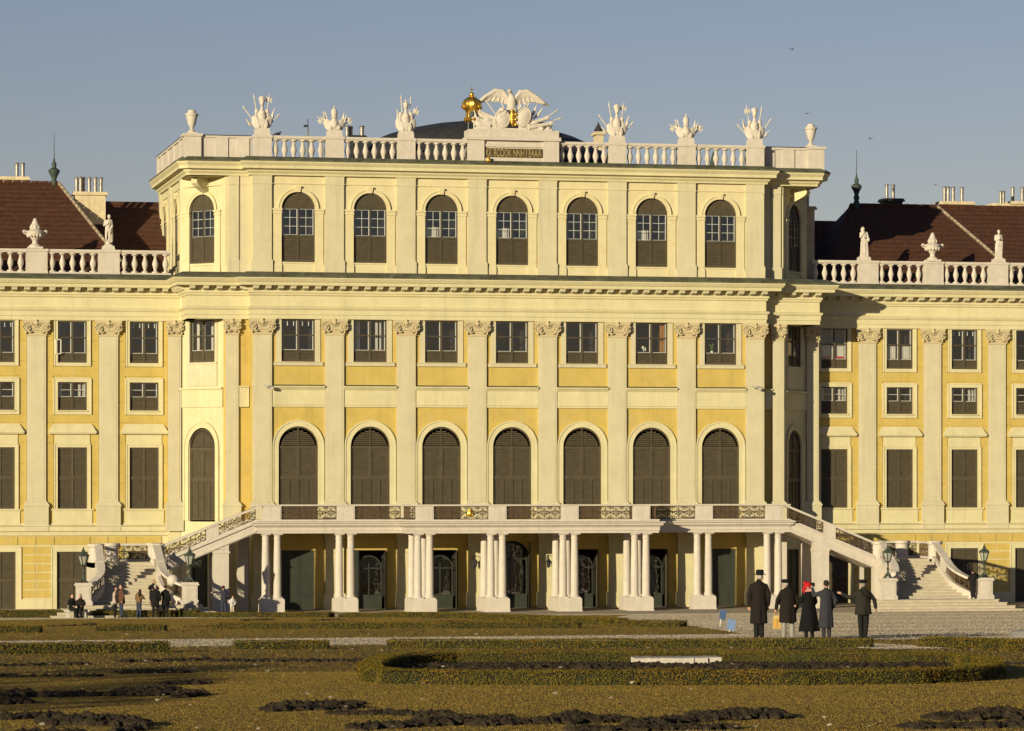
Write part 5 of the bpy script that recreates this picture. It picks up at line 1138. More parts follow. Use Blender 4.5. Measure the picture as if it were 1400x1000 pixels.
# ------------------------------------------------------------------ people
SKIN = mat('skin', (.45, .26, .18), .6, .05, 10)
def person(x, y, z, h, face, pose, cloth, lb, vox=.02, grp=None):
    """standing figure facing local -y, turned by `face`; pose gives joints in metres for a 1.75 m body"""
    k = h/1.75; r = empty('person', (x, y, z), face); tag(r, lb, 'person', grp)
    V = lambda p: tuple(c*k for c in p)
    hd = pose.get('head', (0, -.02, 1.62)); lean = pose.get('lean', (0, 0)); hipz = pose.get('hip', .93); hx, hy = pose.get('hipxy', (0, 0))
    L = pose.get('L', ((-.27, .02, 1.15), (-.27, -.06, .9))); R = pose.get('R', ((.27, .02, 1.15), (.27, -.06, .9)))
    fL = pose.get('fL', ((-.10, -.01, .5), (-.11, .02, .08))); fR = pose.get('fR', ((.10, -.01, .5), (.11, .02, .08)))
    shz = pose.get('sh', 1.42); sx_, sy_ = pose.get('shxy', (0, 0))
    b = MB()
    C = lambda a, c, ra, rb, mb=b: mb.caps(V(a), V(c), ra*k, rb*k, 10)
    E = lambda c, rr, mb=b: mb.ell(V(c), V(rr), 14, 10)
    E(hd, (.078, .098, .12)); E((hd[0], hd[1]-.04, hd[2]-.06), (.055, .06, .055)); C((hd[0], hd[1]-.09, hd[2]+.005), (hd[0], hd[1]-.112, hd[2]-.02), .012, .018)
    for s in (-1, 1): E((hd[0]+s*.078, hd[1]+.005, hd[2]-.01), (.012, .022, .034)); E((hd[0]+s*.03, hd[1]-.085, hd[2]+.012), (.016, .012, .01))
    E((hd[0], hd[1]-.095, hd[2]-.055), (.025, .015, .01))
    C((sx_, sy_, shz+.02), (hd[0], hd[1]+.02, hd[2]-.08), .058, .052)
    E((sx_, sy_, shz-.15), (.145, .10, .18)); E(((sx_+hx)/2, (sy_+hy)/2, (shz+hipz)/2-.02), (.14, .10, .22)); E((hx, hy, hipz), (.155, .115, .13))
    for s, A, Fo in ((-1, L, fL), (1, R, fR)):
        S_ = (sx_+s*.152, sy_, shz-.075); C(S_, A[0], .05, .042); C(A[0], A[1], .042, .03)
        hv = (Vector(A[1])-Vector(A[0])).normalized(); w0 = Vector(A[1]); sd_ = hv.cross(Vector((0, 1, 0.2)));
        if sd_.length < .1: sd_ = Vector((1, 0, 0))
        sd_.normalize(); pc = w0+hv*.05; C(w0, pc+hv*.02, .03, .034)
        nv = hv.cross(sd_)
        for q in range(4):
            o = sd_*((q-1.5)*.019); ln = (.062, .075, .07, .055)[q]; p1 = pc+hv*.03+o; p2 = p1+hv*ln*.55; p3 = p2+(hv*.75+nv*.5)*ln*.5; C(p1, p2, .0105, .0095); C(p2, p3, .0095, .008)
        tb = w0+hv*.03+sd_*.03; C(tb, tb+sd_*.025+hv*.035+nv*.01, .012, .010)
        H_ = (hx+s*.085, hy, hipz-.03); C(H_, Fo[0], .082, .056); C(Fo[0], Fo[1], .055, .036); C((Fo[1][0], Fo[1][1], .045), (Fo[1][0]+s*.02, Fo[1][1]-.15, .035), .042, .035)
    solid(b, 'body', SKIN, vox, r, 1)
    # clothes
    def cl(nm, mt, build, v=vox*1.3):
        mb = MB(); build(mb); return solid(mb, nm, mt, v, r, 2)
    tm = cloth['trousers']
    def trou(mb):
        E((hx, hy, hipz), (.17, .13, .13), mb)
        for s, Fo in ((-1, fL), (1, fR)): C((hx+s*.085, hy, hipz-.03), Fo[0], .098, .075, mb); C(Fo[0], (Fo[1][0], Fo[1][1], Fo[1][2]+.02), .075, .06, mb)
    cl('trousers', tm, trou)
    def shoes(mb):
        for s, Fo in ((-1, fL), (1, fR)): E((Fo[1][0]+s*.01, Fo[1][1]-.06, .045), (.052, .135, .05), mb); C((Fo[1][0], Fo[1][1], .05), (Fo[1][0], Fo[1][1], .11), .05, .05, mb)
    cl('shoes', cloth.get('shoes', simple('black_leather', (.02, .018, .016), .5)), shoes)
    cm = cloth['coat']; hem = cloth.get('hem', .85); fl = cloth.get('flare', 1.15); th = cloth.get('thick', 1.0)
    def coat(mb):
        E((sx_, sy_+.0, shz-.13), (.205*th, .145*th, .19), mb); E((sx_, sy_, shz+.0), (.15, .11, .07), mb); E(((sx_+hx)/2, (sy_+hy)/2, (shz+hipz)/2), (.185*th, .14*th, .24), mb)
        C((sx_, sy_, shz+.02), (sx_, sy_-.005, shz+.075), .075, .07, mb)
        for s, A in ((-1, L), (1, R)):
            S_ = (sx_+s*.165, sy_, shz-.06); C(S_, A[0], .078, .064, mb); w0 = Vector(A[1]); e0 = Vector(A[0]); C(A[0], tuple(e0.lerp(w0, .93)), .064, .054, mb)
        rows = 9; K = 28; vs = []; fs = []; z1_ = (shz+hipz)/2+.04
        for j in range(rows):
            t = j/(rows-1); zz = z1_+(hem-z1_)*t; u = min(1, t*1.0)
            cxx = sx_*(1-t)*.5+hx*(.5+.5*t); cyy = sy_*(1-t)*.5+hy*(.5+.5*t)
            for i in range(K):
                a = 2*pi*i/K; fo = 1+.07*u*sin(5*a+1.3)+.04*u*sin(9*a+.4)
                ra = (.178+(.20*fl-.178)*u)*th*fo; rb = (.135+(.17*fl-.135)*u)*th*fo; vs.append(V((cxx+ra*cos(a), cyy+rb*sin(a), zz+.012*u*sin(3*a))))
        for j in range(rows-1):
            for i in range(K): q = (i+1) % K; fs.append((j*K+i, (j+1)*K+i, (j+1)*K+q, j*K+q))
        fs.append(tuple(range(K))); fs.append(tuple((rows-1)*K+i for i in range(K-1, -1, -1))); mb.add(vs, fs)
    cl('coat', cm, coat)
    if cloth.get('vent'):   # rear vent seam and belt tab
        m = MB(); zz0 = hem; m.box((hx-.006)*k, (hx+.006)*k, (.155*fl)*k, (.175*fl)*k, hem*k, (hem+.35)*k); m.build('coat_vent', simple('black_cloth', (.006, .006, .006)), r)
    hc = cloth.get('hair')
    if hc:
        ln = cloth.get('hairlen', 0)
        def hair(mb):
            E((hd[0], hd[1]+.022, hd[2]+.038), (.086, .096, .095), mb); E((hd[0], hd[1]+.05, hd[2]-.005), (.078, .065, .06), mb)
            if ln: E((hd[0], hd[1]+.06, hd[2]-.12), (.1, .07, .14), mb); E((hd[0], hd[1]+.07, hd[2]-.22), (.09, .05, .12), mb)
        cl('hair', hc, hair)
    ht = cloth.get('hat')
    if ht:
        kd, hm = ht; X0, Y0, Z0_ = V(hd)
        m = MB()
        if kd == 'fedora':
            m.lathe([(.165*k, .055*k), (.168*k, .07*k), (.10*k, .066*k), (.104*k, .10*k), (.098*k, .165*k), (.07*k, .185*k), (.02*k, .17*k)], X0, Y0+.01*k, Z0_, 20, 1, 1.12)
            m.build('hat', hm, r, True)
        elif kd == 'beret':
            m.lathe([(.09*k, .04*k), (.10*k, .06*k), (.135*k, .10*k), (.13*k, .125*k), (.08*k, .145*k), (.01*k, .15*k)], X0, Y0+.015*k, Z0_, 18, 1, 1.15)
            m.build('beret', hm, r, True)
        elif kd == 'cap':
            m.lathe([(.095*k, .02*k), (.1*k, .05*k), (.1*k, .09*k), (.07*k, .135*k), (.01*k, .15*k)], X0, Y0+.01*k, Z0_, 16, 1, 1.15); m.build('hat', hm, r, True)
        elif kd == 'woolly':
            m.lathe([(.10*k, .0*k), (.112*k, .04*k), (.118*k, .09*k), (.09*k, .15*k), (.03*k, .17*k), (.005*k, .17*k)], X0, Y0+.02*k, Z0_, 16, 1, 1.1); m.build('hat', hm, r, True)
    return r
blackc = simple('black_cloth', (.006, .006, .006)); brownc = simple('dark_brown_coat', (.011, .007, .005)); bluec = simple('slate_blue_coat', (.028, .028, .036)); tweed = simple('dark_tweed_jacket', (.020, .017, .013)); greyt = simple('light_grey_trousers', (.26, .25, .23)); dkt = simple('dark_trousers', (.009, .008, .008)); velvet = simple('black_velvet_coat', (.002, .002, .002)); whiteh = simple('white_hair', (.36, .33, .29)); darkh = simple('dark_hair', (.02, .014, .01)); greyh = simple('grey_hair', (.25, .23, .2)); jeans = simple('dark_jeans', (.03, .04, .07))
FY = 875.5
def fore(px, top, face, pose, cloth, lb, fy=FY, hat=.0, vox=.016):
    x, y, z = gp(px, fy); sc = scale_at(x, y); h = (fy-top)/sc-hat; return person(x, y, z, h, face, pose, cloth, lb, vox), (x, y, z, sc, h)
p1, i1 = fore(1037.5, 778, pi-.1, {'head': (-.03, -.04, 1.60), 'L': ((-.25, .04, 1.14), (-.24, -.02, .88)), 'R': ((.25, .04, 1.14), (.23, -.02, .86)), 'fL': ((-.07, 0, .5), (-.07, .02, .08)), 'fR': ((.07, 0, .5), (.07, .02, .08))}, {'coat': brownc, 'hem': .42, 'flare': 1.08, 'thick': 1.02, 'trousers': dkt, 'hair': whiteh, 'hat': ('fedora', blackc), 'vent': True}, 'tall man seen from behind in a long dark coat and black brimmed hat', hat=.06)
p2, i2 = fore(1077, 789.5, pi, {'head': (.05, -.06, 1.58), 'L': ((-.30, .04, 1.14), (-.27, -.04, .88)), 'R': ((.31, .04, 1.14), (.33, -.04, .88)), 'fL': ((-.12, 0, .5), (-.13, .02, .08)), 'fR': ((.11, 0, .5), (.12, .02, .08))}, {'coat': brownc, 'hem': .50, 'flare': 1.05, 'thick': 1.2, 'trousers': greyt, 'hair': whiteh, 'hat': ('beret', blackc)}, 'stout man from behind in a dark coat, beret and light grey trousers', hat=.03)
p3, i3 = fore(1106, 793, pi+.25, {'head': (.03, -.05, 1.58), 'L': ((-.25, -.02, 1.14), (-.2, -.18, 1.0)), 'R': ((.27, -.04, 1.15), (.3, -.2, 1.05))}, {'coat': velvet, 'hem': .27, 'flare': 1.75, 'thick': .98, 'trousers': dkt, 'hair': whiteh, 'hairlen': 0, 'hat': ('woolly', REDM)}, 'woman in a flared long black coat with a bright red hat and scarf', hat=.05)
p4, i4 = fore(1129.5, 793, pi, {'head': (0, -.02, 1.62), 'R': ((.33, -.12, 1.30), (.36, -.2, 1.50)), 'L': ((-.29, .03, 1.16), (-.24, -.08, .96)), 'fL': ((-.08, 0, .5), (-.08, .02, .08)), 'fR': ((.08, 0, .5), (.08, .02, .08))}, {'coat': bluec, 'hem': .36, 'flare': 1.12, 'thick': .98, 'trousers': bluec, 'hair': darkh, 'hairlen': 0}, 'woman in a long slate blue coat lifting a small camera')
p5, i5 = fore(1180, 791, pi, {'head': (0, -.04, 1.60), 'R': ((.36, -.06, 1.22), (.58, -.2, 1.33)), 'L': ((-.34, .0, 1.16), (-.40, -.06, .92)), 'fL': ((-.10, 0, .5), (-.06, .02, .08)), 'fR': ((.08, 0, .5), (.06, .0, .08))}, {'coat': tweed, 'hem': .74, 'flare': 1.08, 'thick': 1.15, 'trousers': dkt, 'hair': greyh, 'hat': ('beret', blackc)}, 'man in a dark hip-length jacket and cap pointing to the left', hat=.03)
# strap, scarf, camera, bag
def at_person(r, mb, nm, mt, smooth=True): return mb.build(nm, mt, r, smooth)
k5 = i5[4]/1.75; m = MB(); m.tube([(-.06*k5, .185*k5, 1.22*k5), (.05*k5, .19*k5, 1.32*k5), (.13*k5, .13*k5, 1.46*k5)], .012, 5); at_person(p5, m, 'bag_strap', blackc)
k3 = i3[4]/1.75; m = MB(); m.tube([(-.1*k3, .02, 1.47*k3), (0, .1*k3, 1.50*k3), (.12*k3, .02, 1.48*k3), (.02, -.12*k3, 1.46*k3), (-.1*k3, .02, 1.47*k3)], .045, 8); at_person(p3, m, 'scarf', simple('pink_scarf', (.5, .22, .2)))
m = MB(); m.tube([(.12*k3, -.02, 1.62*k3), (.17*k3, .0, 1.52*k3), (.17*k3, .02, 1.38*k3), (.15*k3, .02, 1.24*k3)], [.05, .06, .05, .03], 6, .6); m.ell((.13*k3, 0, 1.7*k3), (.06, .05, .06), 8, 6); at_person(p3, m, 'hat_scarf', REDM)
k4 = i4[4]/1.75; m = MB(); m.box(-.08, .08, -.04, .04, -.05, .06); m.lathe([(.03, 0), (.03, .05)], 0, 0, .0, 10); o = m.build('camera', blackc); 
V4 = Matrix.Rotation(pi, 3, 'Z') @ Vector((.36*k4, -.25*k4, 1.60*k4)); o.location = (i4[0]+V4.x, i4[1]+V4.y, i4[2]+V4.z); tag(o, 'small black camera held up by the woman in the slate blue coat', 'camera')
k2 = i2[4]/1.75; V2 = Matrix.Rotation(pi, 3, 'Z') @ Vector((.335*k2, -.06*k2, .80*k2))
bgm = mat('yellow_paper_bag', (.62, .38, .07), .6, .1, 8, col2=(.5, .3, .1), tint=(.65, .6, .45), tsc=6, tamt=.7)
bagx = xp(1061.5, i2[1]) if False else gp(1062, FY)[0]
m = MB(); m.frus(-.10, .10, -.07, .07, -.48, -.1, .01, .01); m.tube([(-.07, 0, -.1), (-.05, 0, -.0), (.05, 0, -.0), (.07, 0, -.1)], .008, 4); m.box(-.07, -.01, -.08, -.071, -.42, -.18); o = m.build('carrier_bag', bgm); o.location = (i2[0]-.31*k2, i2[1]+.04*k2, i2[2]+.80*k2); tag(o, 'yellow carrier bag held by the man in grey trousers', 'bag')
# people by the stairs, far away
GP = None
def far(px, top, Y, z, face, pose, cloth, lb, H=None, vox=.032):
    X = xp(px, Y); sc = scale_at(X, Y); h = H or (CZ-(top-HY)/sc-z); return person(X, Y, z, h, face, pose, cloth, lb, vox)
zf = gz(-12)
pinkj = simple('pale_jacket', (.45, .36, .30)); brj = simple('brown_jacket', (.10, .045, .025)); tanj = simple('tan_jacket', (.16, .09, .045)); whj = simple('white_jacket', (.6, .57, .55)); lt = simple('cream_trousers', (.55, .48, .36))
far(157.5, 802, -12, zf, 1.3, {}, {'coat': pinkj, 'hem': .8, 'trousers': dkt, 'hair': darkh, 'hairlen': 1, 'flare': 1.0}, 'woman in a pale jacket facing a man below the left stair')
far(166, 799, -12, zf, -1.3, {}, {'coat': brj, 'hem': .75, 'trousers': jeans, 'hair': darkh, 'flare': 1.0, 'thick': 1.15}, 'man in a brown jacket and jeans facing a woman below the left stair')
far(190, 804, -12.3, zf, 2.4, {'head': (-.12, .05, 1.56), 'L': ((-.25, -.1, 1.2), (-.2, -.25, 1.1)), 'R': ((.3, -.1, 1.15), (.32, -.2, .95))}, {'coat': tanj, 'hem': .9, 'trousers': jeans, 'hair': darkh, 'hairlen': 1, 'flare': .95}, 'woman with long dark hair and tan jacket below the left stair')
far(208.5, 789, -8.9, .78, .1, {'hip': .7, 'sh': 1.15, 'shxy': (0, -.2), 'head': (.02, -.35, 1.34), 'L': ((-.3, -.3, .95), (-.15, -.45, .9)), 'R': ((.3, -.3, .95), (.2, -.45, .9)), 'fL': ((-.14, -.32, .42), (-.12, 0, .08)), 'fR': ((.14, -.32, .42), (.12, 0, .08))}, {'coat': brownc, 'hem': .6, 'trousers': dkt, 'hair': darkh, 'hairlen': 1, 'flare': 1.0}, 'dark haired person crouching on the foot of the left stair', H=1.62)
far(212.5, 799, -12.2, zf, 2.9, {}, {'coat': blackc, 'hem': .55, 'trousers': dkt, 'hair': whiteh, 'flare': 1.1}, 'white haired woman in a long black coat below the left stair')
far(226, 800, -12.0, zf, 2.6, {'R': ((.27, -.1, 1.2), (.2, -.28, 1.35))}, {'coat': velvet, 'hem': .6, 'trousers': dkt, 'hair': darkh, 'flare': 1.05}, 'dark haired man in black beside the pedestal of the left stair')
far(306, 801, -11.5, gz(-11.5), 3.0, {'head': (.03, -.02, 1.61), 'R': ((.36, -.05, 1.38), (.62, -.1, 1.36)), 'L': ((-.3, 0, 1.15), (-.25, -.15, 1.0))}, {'coat': simple('navy_jacket', (.03, .03, .045)), 'hem': .8, 'trousers': jeans, 'hair': darkh, 'hat': ('cap', simple('maroon_hat', (.08, .02, .02))), 'flare': 1.0}, 'man in a navy jacket pointing left under the left stair arch')
far(317.5, 812, -12.0, gz(-12), .3, {'head': (0, -.1, 1.5), 'shxy': (0, -.08), 'sh': 1.36, 'L': ((-.3, -.1, 1.1), (-.1, -.2, 1.05)), 'R': ((.32, -.05, 1.15), (.15, -.2, 1.0))}, {'coat': whj, 'hem': .85, 'trousers': lt, 'hair': darkh, 'hairlen': 1, 'flare': 1.0}, 'short woman in a white jacket and cream trousers beside the pointing man')
far(1330, 779, -9.0, .78, 2.6, {'L': ((-.3, -.1, 1.2), (-.2, -.28, 1.3)), 'R': ((.3, -.05, 1.15), (.2, -.25, 1.2)), 'fL': ((-.09, 0, .5), (-.12, .02, .08)), 'fR': ((.09, 0, .5), (.06, .0, .08))}, {'coat': blackc, 'hem': .8, 'trousers': dkt, 'hair': darkh, 'flare': .95}, 'person in black standing on the lowest steps of the right stair')
sit = {'hip': .48, 'sh': .97, 'head': (0, -.04, 1.17), 'L': ((-.26, -.06, .75), (-.14, -.3, .66)), 'R': ((.26, -.06, .75), (.14, -.3, .66)), 'fL': ((-.1, -.44, .5), (-.1, -.44, .08)), 'fR': ((.1, -.44, .5), (.1, -.44, .08))}
Yb = -11.2
far(98, 815, Yb, gz(Yb), .5, sit, {'coat': blackc, 'hem': .5, 'trousers': dkt, 'hair': darkh, 'flare': .95}, 'seated person in black with dark hair, left of the left stair', H=1.75)
far(110, 813, Yb, gz(Yb), -.3, sit, {'coat': brownc, 'hem': .5, 'trousers': dkt, 'hair': greyh, 'hairlen': 1, 'flare': .95}, 'seated person with long fair hair, left of the left stair', H=1.75)
X0, X1 = xp(88, Yb+.15), xp(122, Yb+.15); m = MB(); m.box(X0, X1, Yb-.12, Yb+.4, gz(Yb)+.34, gz(Yb)+.46); m.box(X0+.1, X0+.25, Yb-.05, Yb+.35, gz(Yb)-.1, gz(Yb)+.34); m.box(X1-.25, X1-.1, Yb-.05, Yb+.35, gz(Yb)-.1, gz(Yb)+.34)
tag(m.build('stone_bench', STONE), 'low stone bench under the two seated people left of the stairs', 'bench')
# blue notice signs
BL = mat('blue_sign_paint', (.10, .17, .32), .5, .08, 6)
for (px, py, hh, lb, ti) in ((984, 857, .62, 'taller blue notice sign on a stake in the lawn edge', .25), (996, 864, .42, 'lower blue notice sign on a stake in front of the taller one', -.35)):
    x, y, z = gp(px, py); r = empty('lawn_sign', (x, y, z), ti); tag(r, lb, 'sign', 'blue signs on the lawn edge'); m = MB(); m.tube([(0, 0, -.1), (.05, 0, hh-.3)], .015, 5); m.build('stake', WHT, r); m = MB(); c = MB(lambda a, b_, d: (a*.95+d*.18+.05, b_, d-a*.25)); c.box(-.14, .14, -.03, -.01, hh-.36, hh); c.build('sign_board', BL, r)
x, y, z = gp(1392, 872); m = MB(); m.hexa([(-.2, -.1, .0), (.2, -.15, .0), (.22, .1, .0), (-.2, .15, .0), (-.2, -.08, .18), (.18, -.1, .2), (.2, .12, .22), (-.18, .15, .18)]); tag(m.build('utility_box', mat('grey_box_paint', (.22, .21, .2), .6, .1, 4), loc=(x, y, z)), 'low grey utility box on the gravel at the far right', 'box')
# white plate in the round bed
a, c = gp(857, 909.5), gp(990, 909.5); m = MB(); n_ = 12; ym = (a[1]+c[1])/2; zz = gz(ym)
BR = empty('stone_basin_rim', ((a[0]+c[0])/2, ym, zz))
for q in range(6):
    u0 = (a[0]-c[0])/2+(c[0]-a[0])*q/6; u1 = u0+(c[0]-a[0])/6-.004; bow = .12*(1-((q-2.5)/3)**2)
    m = MB(); m.hexa([(u0, -.25-bow, -.03), (u1, -.25-bow, -.03), (u1, .15-bow, -.03), (u0, .15-bow, -.03), (u0+.002, -.24-bow, .15+.004*(q % 3)), (u1-.002, -.24-bow, .152+.005*(q % 2)), (u1, .15-bow, .17), (u0, .15-bow, .17)]); m.build('stone', STONE, BR)
tag(BR, 'flat white stone rim lying inside the large oval hedge', 'basin rim')

# ------------------------------------------------------------------ hedges: dense clipped core with thousands of leaf faces
HCORE = mat('box_hedge_core', (.02, .022, .008), .95, .3, 5)
def hedge_mat():
    m = mat('box_hedge_leaf', (.16, .115, .012), .7, .3, 1.4, 0, col2=(.085, .075, .009), tint=(.21, .11, .012), tsc=1.3, tamt=.75, spec=.2); return m
HLEAF = hedge_mat()
def hedge(path, h, th, lb, leaf=.05, dens=1.0, closed=False, seed=1, grp='clipped box hedges', solid_core=True):
    rnd = random.Random(seed); P = [Vector((p[0], p[1], 0)) for p in path]; o = P[0].copy()
    r = empty('box_hedge', (o.x, o.y, gz(o.y))); tag(r, lb, 'hedge', grp)
    if closed: P.append(P[0].copy())
    core = MB(); lv = []; lf = []; ring = []; N = len(P); up = Vector((0, 0, 1))
    for i, p in enumerate(P):
        if closed: t = (P[(i+1) % (N-1)]-P[(i-1) % (N-1)])
        else: t = P[min(i+1, N-1)]-P[max(i-1, 0)]
        t.normalize(); n = Vector((t.y, -t.x, 0)); z = gz(p.y)-gz(o.y); ring.append((p-o+up*z, n, t))
    a_ = th/2-.05
    rc = [[q+n*a_-up*.05, q-n*a_-up*.05, q-n*a_+up*(h-.05), q+n*a_+up*(h-.05)] for q, n, t in ring]
    if solid_core:
        for a, c in zip(rc[:-1], rc[1:]): core.hexa([tuple(a[0]), tuple(c[0]), tuple(c[1]), tuple(a[1]), tuple(a[3]), tuple(c[3]), tuple(c[2]), tuple(a[2])])
        core.build('hedge_core', HCORE, r)
    else:
        for q, n, t in ring:
            tm = MB(); tm.tube([tuple(q-up*.1), tuple(q+up*h*.5+n*.1), tuple(q+up*h*.95)], [.13, .09, .03], 7); tm.tube([tuple(q+up*h*.35), tuple(q+up*h*.8+t*.9)], [.06, .02], 5); tm.tube([tuple(q+up*h*.4), tuple(q+up*h*.85-t*.9)], [.06, .02], 5); tm.build('trunk', HCORE, r)
    def put_leaf(p, nv):
        w_ = .03*sin(p.x*2.3+p.y*1.7)+.02*sin(p.x*6.1+p.y*5)+.015*sin(p.x*17)
        p = p+nv*(rnd.uniform(-.035, .015)+w_*.35); s_ = leaf*rnd.uniform(.5, 1.0)
        q_ = (nv+Vector((rnd.gauss(0, .6), rnd.gauss(0, .6), rnd.gauss(0, .6)))); q_.normalize(); d1 = q_.cross(Vector((rnd.uniform(-1, 1), rnd.uniform(-1, 1), rnd.uniform(-1, 1))))
        if d1.length < .05: return
        d1.normalize(); d2 = q_.cross(d1); k = len(lv); lv.extend([tuple(p-d1*s_*.6), tuple(p+d2*s_*.4), tuple(p+d1*s_*.6), tuple(p-d2*s_*.4)]); lf.append((k, k+1, k+2, k+3))
    A2 = leaf*leaf
    for (q0, n0, t0), (q1, n1, t1) in zip(ring[:-1], ring[1:]):
        L_ = (q1-q0).length
        for kind in (0, 1, 2):
            cnt = int(L_*(th if kind == 1 else h)/A2*1.9*dens)
            for _ in range(cnt):
                u, v = rnd.random(), rnd.random(); q = q0.lerp(q1, u); n = n0.lerp(n1, u)
                if kind == 1: put_leaf(q+n*th*(v-.5)+up*h, up)
                else: sg = 1 if kind == 0 else -1; put_leaf(q+n*(th/2)*sg+up*h*v, n*sg)
    if not closed:
        for (q, n, t), sg in ((ring[0], -1), (ring[-1], 1)):
            for _ in range(int(th*h/A2*1.9)): put_leaf(q+n*th*(rnd.random()-.5)+up*h*rnd.random()+t*sg*.03, t*sg)
    me = bpy.data.meshes.new('leaves'); me.from_pydata(lv, [], lf); me.materials.append(HLEAF); o2 = inst(me, 'leaves', r); o2['kind'] = 'stuff'
    return r
def hrow(pa, pb, h, th, lb, **k):
    a, c = gp(*pa), gp(*pb); n = max(2, int(Vector((c[0]-a[0], c[1]-a[1])).length/1.5))
    hedge([(a[0]+(c[0]-a[0])*i/n, a[1]+(c[1]-a[1])*i/n+th/2) for i in range(n+1)], h, th, lb, **k)
hrow((-40, 845), (272, 844.5), .39, .8, 'long dark hedge at the foot of the left stair', leaf=.055, seed=2)
hrow((275, 845), (455, 844.5), .27, .8, 'thin low hedge in front of the leftmost terrace columns', leaf=.055, seed=3)
hrow((470, 844.5), (533, 844.5), .21, .8, 'short far hedge before the third column pair', leaf=.055, seed=4)
hrow((533, 844.5), (656, 846), .27, .8, 'far hedge before the middle left columns', leaf=.055, seed=5)
hrow((656, 847), (850, 855), .27, .8, 'far hedge running obliquely towards the forecourt', leaf=.055, seed=6)
hrow((295, 861), (795, 859), .24, .7, 'long second hedge in the middle distance before the terrace', leaf=.05, seed=7)
hrow((850, 857.5), (938, 857.5), .24, .7, 'short square-ended hedge left of the blue signs', leaf=.05, seed=8)
hrow((135, 863.6), (228, 863.1), .24, .7, 'short hedge between two others on the left lawn', leaf=.05, seed=9)
hrow((-40, 865.8), (57, 865.2), .25, .7, 'hedge at the left edge on the lawn beyond the path', leaf=.05, seed=10)
hrow((-60, 895.5), (230, 892), .26, .6, 'dark hedge at the left edge along the near side of the path', leaf=.04, seed=11)
hrow((323, 888.5), (451, 887.5), .22, .6, 'short hedge between two longer ones along the near side of the path', leaf=.04, seed=12)
hrow((535, 887), (1197, 885.5), .22, .6, 'long straight hedge at the feet of the five visitors', leaf=.04, seed=13)
hrow((1274, 885), (1470, 893), .25, .6, 'hedge at the right edge beyond the gravel gap', leaf=.04, seed=14)
ov = [(508, 931), (538, 935), (620, 936.5), (760, 937), (930, 937), (1100, 937), (1240, 935.5), (1320, 932), (1356, 926), (1354, 917), (1310, 911), (1200, 908), (1050, 907), (900, 906.5), (740, 906.5), (620, 907), (550, 909), (523, 914), (505, 923)]
hedge([(lambda g: (g[0], g[1]))(gp(*p)) for p in ov], .24, .4, 'large oval box hedge enclosing a dug bed in the foreground', leaf=.027, closed=True, seed=15)
gpo = [gp(*p) for p in ov]; m = MB(); cx_, cy_ = sum(p[0] for p in gpo)/len(gpo), sum(p[1] for p in gpo)/len(gpo); K = len(gpo)
m.v = [(cx_, cy_, gz(cy_)+.02)]+[(p[0], p[1], p[2]+.02) for p in gpo]; m.f = [(0, 1+i, 1+(i+1) % K) for i in range(K)]; m.m = [0]*K
tag(m.build('flower_bed', SOIL), 'bare dark earth inside the oval hedge', kind='structure')
_w = lambda d, q: (CAMX+q*CT+d*ST, CAMY-q*ST+d*CT)
hedge([_w(17+2.2*i, -25.5+.5*sin(i*1.3)) for i in range(12)], 5.2, 1.6, 'unseen tall thinly leaved hedge added beyond the left edge to dapple the lawn with shade', leaf=.26, dens=.75, seed=77, grp='unseen hedges added for shade', solid_core=False)  # out-of-view hedge, added and thinned to throw soft shade bands over the lawn
# ------------------------------------------------------------------ dug soil, lawn blades, litter
def clods(lines, nm, lb, seed, base=.07):
    rnd = random.Random(seed); vs = []; fs = []
    ico = [(0, 0, 1), (.89, 0, .45), (.28, .85, .45), (-.72, .53, .45), (-.72, -.53, .45), (.28, -.85, .45), (.72, .53, -.45), (-.28, .85, -.45), (-.89, 0, -.45), (-.28, -.85, -.45), (.72, -.53, -.45), (0, 0, -1)]
    icf = [(0,1,2),(0,2,3),(0,3,4),(0,4,5),(0,5,1),(1,6,2),(2,7,3),(3,8,4),(4,9,5),(5,10,1),(6,7,2),(7,8,3),(8,9,4),(9,10,5),(10,6,1),(11,7,6),(11,8,7),(11,9,8),(11,10,9),(11,6,10)]
    for (xa, ya, xb, yb_, hgt, n) in lines:
        a, c = gp(xa, ya), gp(xb, yb_)
        sc = scale_at(a[0], a[1]); hm = .85*hgt/sc
        for i in range(n):
            t = rnd.random(); e = sin(pi*t)**.5; px_ = a[0]+(c[0]-a[0])*t; py_ = a[1]+(c[1]-a[1])*t+rnd.gauss(0, .12+hm*.6)
            bump = .5+.5*sin(t*23+xa)*sin(t*9+ya); hh = hm*e*(.35+.65*bump)
            s_ = rnd.uniform(.3, 1)**2*min(.2, base+hm*.36); z = gz(py_)+rnd.random()*max(0, hh-s_)
            o = len(vs); q = rnd.uniform(0, 6)
            for v in ico:
                j = rnd.uniform(.65, 1.2)*s_; vs.append((px_+(v[0]*cos(q)-v[1]*sin(q))*j*1.2, py_+(v[0]*sin(q)+v[1]*cos(q))*j*1.1, z+v[2]*j*.95))
            fs += [(f[0]+o, f[1]+o, f[2]+o) for f in icf]
    me = bpy.data.meshes.new(nm); me.from_pydata(vs, [], fs); me.materials.append(SOIL); tag(inst(me, nm), lb, 'soil', kind='stuff')
